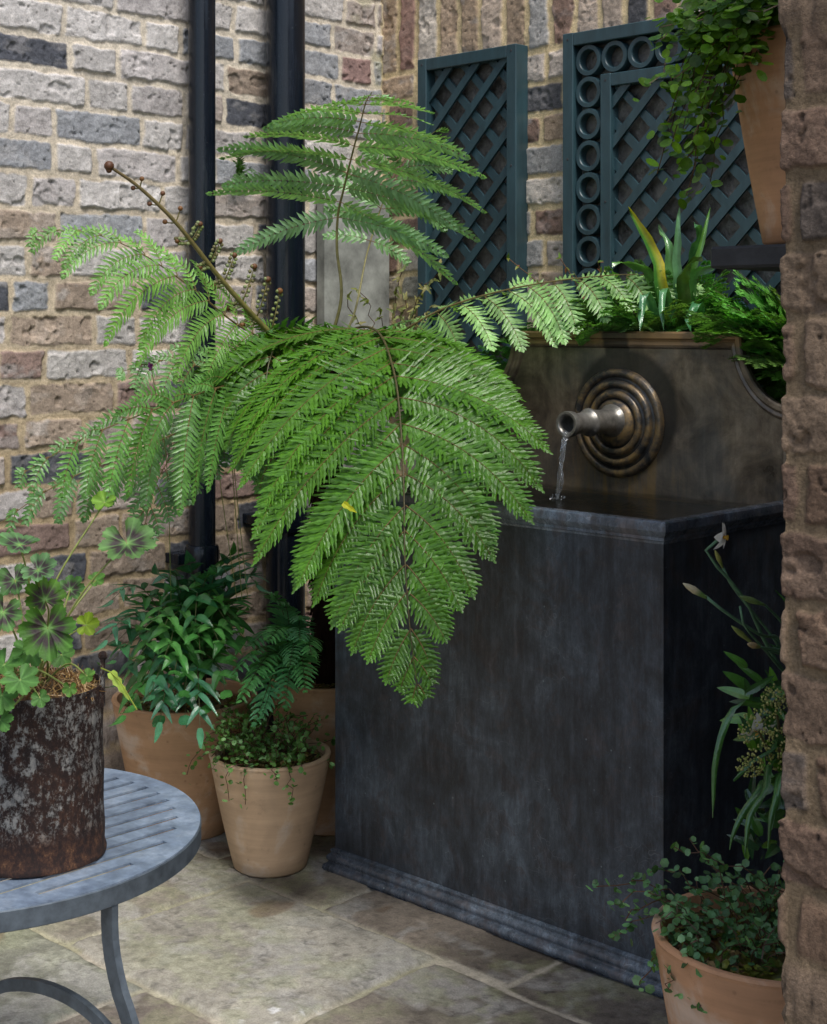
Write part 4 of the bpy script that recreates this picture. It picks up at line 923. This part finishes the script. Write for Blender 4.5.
# bronze flower tips and wisps
t = thing('barrenwort', 'wispy plant with bronze young leaves between the trellises', 'plant', (.80, -.17, .88))
m = MB(); l = MB()
for px, py, d in ((598, 262, 3.2), (560, 258, 3.25), (508, 258, 3.3), (575, 275, 3.2), (590, 285, 3.2), (605, 270, 3.15)):
    b_ = Vector((.9, -.17, .88)); e = A(px, py, d); P = bez([b_, b_.lerp(e, .6) + Vector((0, 0, .05)), e], 16); m.tube(P, .0009, 4, (.14, .07, .03))
    for q in P[10:]:
        for _ in range(2): blade(l, q, rv() - UP * .3, -FW + UP, .014, .007, 3, .1, random.choice([(.20, .08, .04), (.16, .18, .03), (.11, .2, .03)]))
m.build('stems', M['stem'], t, recalc=False); l.build('leaves', M['small'], t, recalc=False)
t = thing('creeper', 'sparse dry creeper with yellowish sprigs beside the corner slab', 'plant', (.15, -.12, .6))
m = MB(); l = MB()
for px, py in ((440, 262), (425, 285), (405, 300), (360, 290), (400, 270), (345, 300), (380, 310), (430, 305)):
    b_ = Vector((.14, -.12, .85)); e = A(px, py, 3.65); P = [q + rv(.004) for q in bez([b_, b_.lerp(e, .5) + Vector((0, 0, .06)), e], 18)]; m.tube(P, .001, 4, (.10, .05, .03))
    for q in P[6:]:
        if px > 395 or random.random() < .3:
            for _ in range(2): blade(l, q, rv() + Vector((0, 0, -.2)), -FW + UP * .5, .022, .008, 4, .3, random.choice([(.22, .24, .08), (.26, .24, .09), (.16, .20, .06)]))
m.build('stems', M['stem'], t, recalc=False); l.build('leaves', M['small'], t, recalc=False)
# tuft on the wall between the pipes
t = thing('wall_fern', 'tiny fern tuft growing from the wall between the drainpipes', 'fern', (.012, -.53, 1.46))
b_ = Vector((.010, -.505, 1.455)); m = MB()
for k in range(9):
    e = b_ + Vector((random.uniform(.02, .05), random.uniform(-.045, .02), random.uniform(-.03, .055))); simple_frond(t, [b_, b_.lerp(e, .5) + Vector((.008, 0, .01)), e], Vector((.3, .8, .4)), 9, .014, .005, 3, (.05, .12, .03), M['small'], .1, rad=.0008, m=m)
m.build('fronds', [M['small'], M['stem']], t, recalc=False)

# ------------------------------------------------------------------ table
TX, TY, TZ, TR = 1.104, -1.830, .450, .2825
t = thing('garden_table', 'round blue-grey metal table with slotted top under the rusty bucket', 'table', (TX, TY, 0))
outer = [(TX + TR * math.cos(a), TY + TR * math.sin(a)) for a in np.linspace(0, 2 * PI, 129)[:-1]]
holes = []; x = -.2445
while x < .25:
    hl_ = math.sqrt(max(0, .253 ** 2 - x * x)); w = .0046
    holes.append([(TX + x - w, TY - hl_), (TX + x + w, TY - hl_), (TX + x + w, TY + hl_), (TX + x - w, TY + hl_)][::-1]); x += .0326
poly = [[Vector((x_, y_, 0)) for x_, y_ in l_] for l_ in [outer] + holes]
tri = tessellate_polygon(poly); flat = [p for l_ in poly for p in l_]; nf = len(flat); m = MB(); th = .003
m.add([(p.x, p.y, TZ) for p in flat] + [(p.x, p.y, TZ - th) for p in flat], [tuple(f) for f in tri] + [tuple(i + nf for i in f)[::-1] for f in tri])
o_ = 0
for l_ in [outer] + holes:
    k = len(l_); m.add([(x_, y_, TZ) for x_, y_ in l_] + [(x_, y_, TZ - th) for x_, y_ in l_], [(i, (i + 1) % k, k + (i + 1) % k, k + i) for i in range(k)])
m.build('table_top', M['galv'], t)
m = MB(); pr = [(TR - .0005, TZ - .0015), (TR + .0015, TZ - .003), (TR + .0015, TZ - .025), (TR - .002, TZ - .027), (TR - .006, TZ - .026), (TR - .006, TZ - .004)]
m.lathe(pr, 128, c=(TX, TY, 0)); autosmooth(m.build('apron', mat_plain('dark_galvanised', (.085, .105, .125), .5, .4, .5, .4, 40, .3, .001), t), 30)
dg = bpy.data.materials['dark_galvanised']
def bar(m, pts, w, th, wd):
    """flat bar: width w along wd, thickness th"""
    P = bez(pts, 24); wd = Vector(wd).normalized(); vs = []
    for i, p in enumerate(P):
        T_ = (P[min(i + 1, 23)] - P[max(0, i - 1)]).normalized(); b_ = T_.cross(wd).normalized()
        for a, c_ in ((-1, -1), (1, -1), (1, 1), (-1, 1)): vs.append(p + wd * a * w / 2 + b_ * c_ * th / 2)
    m.add(vs, [(i * 4 + j, i * 4 + (j + 1) % 4, (i + 1) * 4 + (j + 1) % 4, (i + 1) * 4 + j) for i in range(23) for j in range(4)] + [(0, 1, 2, 3), (92, 95, 94, 93)])
for a in (3, 165, 268):
    ca, sa = math.cos(math.radians(a)), math.sin(math.radians(a)); rd = Vector((ca, sa, 0)); tg = Vector((-sa, ca, 0)); c_ = Vector((TX, TY, 0))
    m = MB(); bar(m, [c_ + rd * .272 + UP * .442, c_ + rd * .274 + UP * .38, c_ + rd * .290 + UP * .33, c_ + rd * .318 + UP * .28, c_ + rd * .362 + UP * .15, c_ + rd * .375 + UP * .002], .009, .021, tg)
    m.build('leg', dg, t)
    m = MB(); bar(m, [c_ + rd * .330 + UP * .240, c_ + rd * .27 + UP * .275, c_ + rd * .21 + UP * .290, c_ + rd * .14 + UP * .288, c_ + rd * .07 + UP * .270, c_ + rd * .012 + UP * .24], .008, .015, tg)
    m.build('brace', dg, t)
m = MB(); m.lathe([(.001, .23), (.016, .23), (.018, .235), (.018, .25), (.001, .252)], 24, c=(TX, TY, 0)); m.build('hub', dg, t)

# ------------------------------------------------------------------ rusty bucket + geranium
BX, BY, BR = 1.234, -1.8295, .0872
t = thing('rusty_bucket', 'rusty flaking metal bucket planter standing on the round table', 'bucket', (BX, BY, TZ))
m = MB(); hB = .208
pr = [(.001, .001), (BR - .003, .001), (BR + .0012, .003), (BR + .0015, .006), (BR + .0005, .009), (BR - .001, .011)] + [(BR - .001 - .0025 * i / 8 + .0008 * math.sin(i * 2), .011 + (hB - .02) * i / 8) for i in range(1, 9)] + [(BR - .0030, hB - .004), (BR - .0025, hB), (BR - .0045, hB), (BR - .005, hB - .03), (BR - .006, hB - .06)]
m.lathe(pr, 96, c=(BX, BY, TZ), wob=.006); autosmooth(m.build('bucket_body', M['rust'], t), 40)
hx = RT * (BR - .002); hb = Vector((BX, BY, TZ + hB)) + hx
m = MB(); bar(m, [hb - UP * .028, hb + UP * .0, hb + UP * .022, hb + UP * .034], .010, .004, FW); ball(m, hb + UP * .034, .006, (1, 1, 1)); m.build('handle_lug', M['rust'], t)
m = MB()
for i in range(9):
    pass
n = 36; vs = []; cs = []
for i in range(7):
    for j in range(n):
        a = 2 * PI * j / n; r = (BR - .005) * i / 6; vs.append((BX + r * math.cos(a), BY + r * math.sin(a), TZ + hB - .012 + .014 * (1 - (i / 6) ** 2))); cs.append((.10, .06, .03))
m.add(vs, [(i * n + j, i * n + (j + 1) % n, (i + 1) * n + (j + 1) % n, (i + 1) * n + j) for i in range(6) for j in range(n)], cs)
for k in range(900):
    a = random.random() * 2 * PI; r = (BR - .007) * math.sqrt(random.random()); p = Vector((BX + r * math.cos(a), BY + r * math.sin(a), TZ + hB - .008 + .016 * (1 - (r / BR) ** 2)))
    d = (rv() + UP * .4).normalized(); m.tube([p, p + d * random.uniform(.006, .016)], [.0006, .0004], 3, random.choice([(.42, .28, .12), (.30, .17, .07), (.5, .36, .2), (.2, .10, .04)]), 0, False)
m.build('soil', M['small'], t, recalc=False)

t = thing('geranium', 'scented geranium with dark-centred lobed leaves in the rusty bucket', 'plant', (BX, BY, TZ + hB))
def lobed(m, c_, nrm, up, r, zone=True, lobes=7, col=(.13, .27, .07), dark=(.045, .030, .035), cup=.25, fold=0):
    nrm = nrm.normalized(); a = (up - nrm * up.dot(nrm)).normalized(); b_ = nrm.cross(a); ns = lobes * 12; nr = 9; vs = [c_]; cs = [(.22, .38, .12)]
    open_ = .28
    for i in range(1, nr + 1):
        for j in range(ns + 1):
            t_ = j / ns; th = -PI + open_ + (2 * PI - 2 * open_) * t_; lb = abs(math.sin(PI * lobes * t_)) ** .55
            tooth = .045 * math.sin(PI * lobes * 8 * t_ * 1.0)
            R = r * (.72 + .28 * lb + tooth) * (1 + .12 * math.cos(th)); u = i / nr
            x = R * (u if u > .4 else u); p = c_ + (a * math.cos(th) + b_ * math.sin(th)) * x
            vein = abs(((t_ * lobes) % 1) - .5) * 2   # 0 on lobe midrib
            p += nrm * (cup * r * u * u * .6 + .12 * r * u * u * math.sin(2 * th + r * 777) + .05 * r * u * vein * 1.2 - .02 * r * math.sin(th * 3 + r * 999) * u)
            vs.append(p)
            g_ = np.array(col) * (.62 + .3 * (1 - vein) ** 3); 
            if zone:
                z = math.exp(-((u - .45) / .22) ** 2) * (.85 - .6 * math.exp(-(vein / .10) ** 2)); z = min(1, z * 1.35); g_ = g_ * (1 - z) + np.array(dark) * z
                if u < .2: g_ = np.array((.14, .27, .08))
            cs.append(tuple(g_))
    k = ns + 1; fs = [(0, 1 + j, 2 + j) for j in range(ns)] + [(1 + (i - 1) * k + j, 1 + i * k + j, 1 + i * k + j + 1, 1 + (i - 1) * k + j + 1) for i in range(1, nr) for j in range(ns)]
    m.add(vs, fs, cs)
rootp = Vector((BX, BY, TZ + hB))
for (px, py, d, rp, nr_, upv, zn, cl) in [
    (127, 543, 1.80, 33, (-.25, -.55, .75), (.3, 0, -1), True, (.16, .32, .10)), (20, 545, 1.78, 24, (.2, -.5, .8), (-.6, 0, .6), True, (.16, .34, .13)), (38, 570, 1.72, 21, (.0, -.5, .85), (.6, 0, -.5), True, (.17, .34, .14)),
    (48, 628, 1.68, 33, (-.1, -.9, .3), (.1, 0, -1), True, (.10, .25, .04)), (45, 600, 1.74, 24, (.1, -.8, .5), (-.2, 0, 1), True, (.10, .24, .03)), (3, 612, 1.70, 24, (.2, -.9, .3), (-.3, 0, -1), True, (.13, .28, .08)),
    (4, 665, 1.69, 27, (.1, -.6, .7), (0, 0, -1), False, (.11, .27, .06)), (20, 680, 1.66, 22, (-.1, -.7, .5), (.3, 0, -1), False, (.12, .28, .07)), (40, 698, 1.655, 11, (0, -.8, .4), (.3, 0, -1), False, (.11, .27, .06)), (2, 695, 1.66, 22, (0, -.8, .5), (0, 0, -1), False, (.11, .26, .06)),
    (87, 676, 1.72, 10, (0, -.6, .7), (.5, 0, -.5), False, (.15, .33, .06)), (70, 688, 1.70, 9, (0, -.8, .4), (0, 0, -1), False, (.14, .3, .06)), (86, 625, 1.85, 14, (0, -.7, .4), (1, 0, .2), False, (.28, .42, .03)), (105, 502, 1.86, 14, (0, -.5, .5), (-.3, 0, -1), False, (.22, .42, .05)), (96, 580, 1.9, 10, (0, -.5, .5), (.6, 0, .5), False, (.12, .28, .05)), (30, 650, 1.70, 20, (.3, -.7, .5), (-.4, 0, -1), False, (.12, .29, .07)), (62, 655, 1.78, 15, (-.2, -.6, .6), (.5, 0, -.8), False, (.13, .3, .07)), (15, 580, 1.86, 22, (.1, -.6, .7), (.4, 0, -1), True, (.12, .27, .08)), (70, 590, 1.95, 16, (.1, -.8, .4), (.4, 0, .6), True, (.1, .25, .06)), (0, 720, 1.66, 18, (0, -.8, .4), (.1, 0, -1), False, (.11, .27, .07))]:
    c_ = A(px, py, d); rr = rp / F * d * .88; nw = (RT * nr_[0] + FW * nr_[1] + UP * nr_[2]); uw = RT * upv[0] + UP * upv[2]
    m = MB(); lobed(m, c_, nw + rv(.12), uw, rr, zn, 7 if rp > 15 else 5, cl, cup=random.uniform(.2, .55))
    lfobj = m.build('leaf', M['soft'], t, smooth=True, recalc=False)
    m = MB(); b_ = rootp + Vector((random.uniform(-.03, .03), random.uniform(-.03, .03), 0)); m.tube(bez([b_, b_.lerp(c_, .5) + Vector((0, 0, .02)) + rv(.006), c_], 12), [.0016 - .0006 * i / 12 for i in range(12)], 5, (.20, .24, .06)); m.build('stem', M['stem'], t, smooth=True, recalc=False)
m = MB()
for (px, py) in ((150, 368), (140, 470), (128, 690), (105, 400)):
    pass
o = MB(); P = bez([A(101, 668, 1.76), A(115, 675, 1.74), A(125, 690, 1.73), A(137, 710, 1.72)], 5); o.tube(P, .0008, 4, (.3, .35, .06)); blade(o, P[1], P[-1] - P[1], -FW + UP * .3 + RT * .3, .040, .011, 8, .3, (.30, .42, .06)); o.build('leaf', M['soft'], t, recalc=False)
# two little purple flower heads on wiry stems
t = thing('purple_flower', 'tiny purple flowers on thin stalks before the slim drainpipe', 'flower', tuple(A(160, 600, 3.0)))
m = MB()
for px, py, n_, d in ((151, 367, 5, 2.75), (222, 352, 6, 3.0), (228, 365, 6, 3.0), (217, 362, 4, 3.0), (62, 520, 0, 2.6)):
    if not n_: continue
    e = A(px, py, d); b_ = A(px + 20, 600, 3.05); P = bez([b_, b_.lerp(e, .6) + rv(.01), e], 12); m.tube(P, .0008, 4, (.18, .22, .06))
    f_ = MB()
    for k in range(n_ * 3): disc_leaf(f_, e + rv(.003), rv(), rv(), .0035, (.16, .03, .17), 5, .3)
    f_.build('flower_head', M['small'], t, recalc=False)
m.build('stalks', M['stem'], t, recalc=False)

# ------------------------------------------------------------------ narcissus + skimmia behind the pillar
t = thing('narcissus', 'narcissus with white blooms and closed buds beside the brick pillar', 'flower', (1.93, -.84, .40))
r0 = Vector((1.93, -.86, .40)); gs = (.075, .16, .085)
def stem(pts, r=.0028, col=gs): m = MB(); m.tube(bez(pts, 20), [r] * 14 + [r * .8] * 6, 7, col); return m.build('stem', M['stem'], t, smooth=True, recalc=False)
def bud(p, d, ln, w, c1, c2):
    m = MB(); d = d.normalized(); pts = [p + d * ln * x for x in (0, .1, .3, .55, .8, 1)]; m.tube(pts, [w * .35, w * .5, w * .75, w, w * .7, w * .1], 8, [c1] * 24 + [c2] * 24); m.build('bud', M['stem'], t, smooth=True, recalc=False)
stem([r0, A(790, 680, 2.1), A(745, 600, 2.05), A(712, 561, 2.02), A(706, 549, 2.02), A(712, 541, 2.02), A(721, 537, 2.02)])
stem([r0, A(800, 680, 2.1), A(775, 640, 2.1), A(735, 590, 2.06), A(723, 568, 2.05)], .0025)
bud(A(723, 568, 2.05), A(713, 546, 2.03) - A(723, 568, 2.05), .035, .0035, (.16, .22, .05), (.3, .3, .08))
stem([r0, A(795, 655, 2.1), A(760, 635, 2.05), A(725, 612, 2.02), A(705, 596, 2.02)])
bud(A(707, 598, 2.02), A(676, 579, 2.0) - A(707, 598, 2.02), .045, .0052, (.12, .22, .06), (.45, .40, .25))
stem([r0, A(800, 690, 2.1), A(765, 650, 2.05), A(744, 625, 2.0), A(740, 606, 2.0)], .0022)
bud(A(765, 605, 2.05), A(733, 594, 2.03) - A(765, 605, 2.05), .045, .0045, (.10, .18, .05), (.14, .2, .06)); stem([A(795, 640, 2.1), A(780, 620, 2.08), A(765, 605, 2.05)], .0022)
bud(A(752, 643, 2.05), A(727, 622, 2.03) - A(752, 643, 2.05), .045, .0042, (.18, .22, .06), (.2, .24, .06)); stem([A(800, 660, 2.1), A(775, 652, 2.08), A(752, 643, 2.05)], .0022)
bud(A(760, 647, 2.03), A(740, 642, 2.0) - A(760, 647, 2.03), .03, .0045, (.18, .22, .06), (.4, .3, .15)); stem([A(800, 655, 2.1), A(780, 650, 2.06), A(760, 647, 2.03)], .0022)
def flower(c_, face, r, pc=(.82, .82, .80), cupc=(.6, .35, .05), flat=.2):
    m = MB(); face = face.normalized(); a = face.orthogonal().normalized(); b_ = face.cross(a)
    for k in range(6):
        th = 2 * PI * k / 6 + .2; d = (a * math.cos(th) + b_ * math.sin(th)) + face * random.uniform(-flat, flat * .5)
        blade(m, c_, d, face, r * random.uniform(.85, 1.1), r * .72, 6, 0, pc, random.uniform(-.1, .35), .25, .05, 0, 1.3, .4)
    m.build('petals', M['petal'], t, smooth=True, recalc=False)
    m = MB(); m.tube([c_, c_ + face * r * .22, c_ + face * r * .3], [r * .08, r * .14, r * .17], 12, cupc, 0, False); m.build('cup', M['soft'], t, smooth=True, recalc=False)
flower(A(723, 537, 2.02), RT * .9 - FW * .45 - UP * .1, .023)
flower(A(756, 731, 2.0), -FW * .6 - UP * .6 + RT * .2, .026, (.75, .72, .66), (.75, .42, .10), .5)
stem([A(790, 690, 2.1), A(776, 705, 2.03), A(765, 722, 2.01), A(758, 730, 2.0)], .0018, (.14, .2, .07))
for pts, w in (([r0, A(800, 640, 2.12), A(792, 610, 2.1), A(775, 590, 2.1)], .008), ([r0 - UP * .02, A(790, 720, 2.0), A(760, 705, 1.98), A(738, 702, 1.97), A(727, 720, 1.96), A(716, 760, 1.95), A(713, 818, 1.95)], .011), ([r0, A(785, 760, 2.0), A(765, 790, 1.95), A(750, 815, 1.93), A(745, 855, 1.92)], .012),
               ([r0, A(795, 770, 2.0), A(775, 800, 1.93), A(768, 850, 1.92)], .010), ([r0, A(800, 700, 2.0), A(778, 690, 2.0), A(765, 670, 2.0)], .009), ([r0, A(790, 745, 2.0), A(770, 750, 1.97), A(752, 760, 1.96), A(733, 780, 1.95)], .016), ([r0, A(800, 800, 1.98), A(785, 770, 1.95), A(772, 830, 1.92)], .010), ([r0, A(780, 780, 2.0), A(755, 795, 1.96), A(735, 830, 1.95), A(730, 850, 1.95)], .012)):
    strap(t, pts, w, (.05, .14, .035), RT * .8 + UP * .5, .08, name='leaf', mat='gloss')
t = thing('skimmia', 'skimmia with clusters of tiny yellow-green buds beside the pillar', 'plant', (1.93, -.95, .42))
for px, py, d, sx, sy in ((775, 700, 1.98, 14, 16), (758, 730, 1.96, 20, 22), (778, 748, 1.98, 14, 22), (750, 765, 1.96, 14, 12)):
    m = MB()
    for k in range(110):
        a = random.random() * 2 * PI; r = math.sqrt(random.random()); p = A(px + sx * r * math.cos(a), py + sy * r * math.sin(a), d + random.uniform(-.015, .015)); ball(m, p, random.uniform(.0011, .0019), random.choice([(.30, .32, .08), (.22, .26, .06), (.38, .36, .12)]))
    m.build('bud_cluster', M['stem'], t, smooth=True, recalc=False)
m = MB(); b_ = Vector((1.93, -.98, .45))
for k in range(60):
    e = A(random.uniform(742, 800), random.uniform(665, 850), random.uniform(1.97, 2.1)); d = (rv(.6) - FW * .3 + UP * .3 - RT * .2); blade(m, e, d, -FW + UP * .6 + rv(.2), random.uniform(.03, .055), random.uniform(.010, .018), 7, 0, random.choice([(.04, .11, .03), (.06, .17, .03), (.10, .24, .03), (.03, .08, .03)]), .3, .25, .2, 0, 1.5, .4)
m.build('leaves', M['gloss'], t, recalc=False)
m = MB()
for px, py in ((775, 700), (758, 730), (778, 748), (750, 765)): m.tube(bez([Vector((1.93, -.86, .41)), A(800, 790, 2.05), A(px, py, 1.98)], 8), .002, 5, (.1, .09, .04))
m.build('stems', M['stem'], t, recalc=False)

# ------------------------------------------------------------------ world, sun, camera
w = bpy.data.worlds.new('World'); SC.world = w; w.use_nodes = True; nt = w.node_tree
bg = nt.nodes['Background']; sky = nt.nodes.new('ShaderNodeTexSky'); sky.sky_type = 'NISHITA'; sky.sun_disc = False
SUN_EL, SUN_AZ = 58, -20   # azimuth of the sun measured in world xy, degrees from +x
sky.sun_elevation = math.radians(SUN_EL); sky.sun_rotation = math.radians(90 - SUN_AZ); sky.air_density = 1; sky.dust_density = 2.5; sky.ozone_density = 1
nt.links.new(sky.outputs[0], bg.inputs[0]); bg.inputs[1].default_value = .14
sl = bpy.data.lights.new('sun', 'SUN'); sl.energy = 2.4; sl.angle = math.radians(24); sl.color = (1, .97, .93)
so = bpy.data.objects.new('sun', sl); COL.objects.link(so)
dv = Vector((math.cos(math.radians(SUN_EL)) * math.cos(math.radians(SUN_AZ)), math.cos(math.radians(SUN_EL)) * math.sin(math.radians(SUN_AZ)), math.sin(math.radians(SUN_EL))))
so.rotation_euler = dv.to_track_quat('Z', 'Y').to_euler()
cd = bpy.data.cameras.new('camera'); co = bpy.data.objects.new('camera', cd); COL.objects.link(co)
co.location = CAM; co.rotation_euler = (PI / 2, 0, math.atan2(.6946, .7194))
cd.sensor_fit = 'AUTO'; cd.sensor_width = 36; cd.lens = F * 36 / 1024; cd.shift_y = -(512 - HY) / 1024; cd.clip_start = .02; cd.clip_end = 200
cd.dof.use_dof = True; cd.dof.focus_distance = 2.6; cd.dof.aperture_fstop = 40
SC.camera = co
SC.render.engine = 'CYCLES'
SC.view_settings.view_transform = 'Standard'; SC.view_settings.look = 'None'; SC.view_settings.gamma = 1; SC.view_settings.exposure = .46
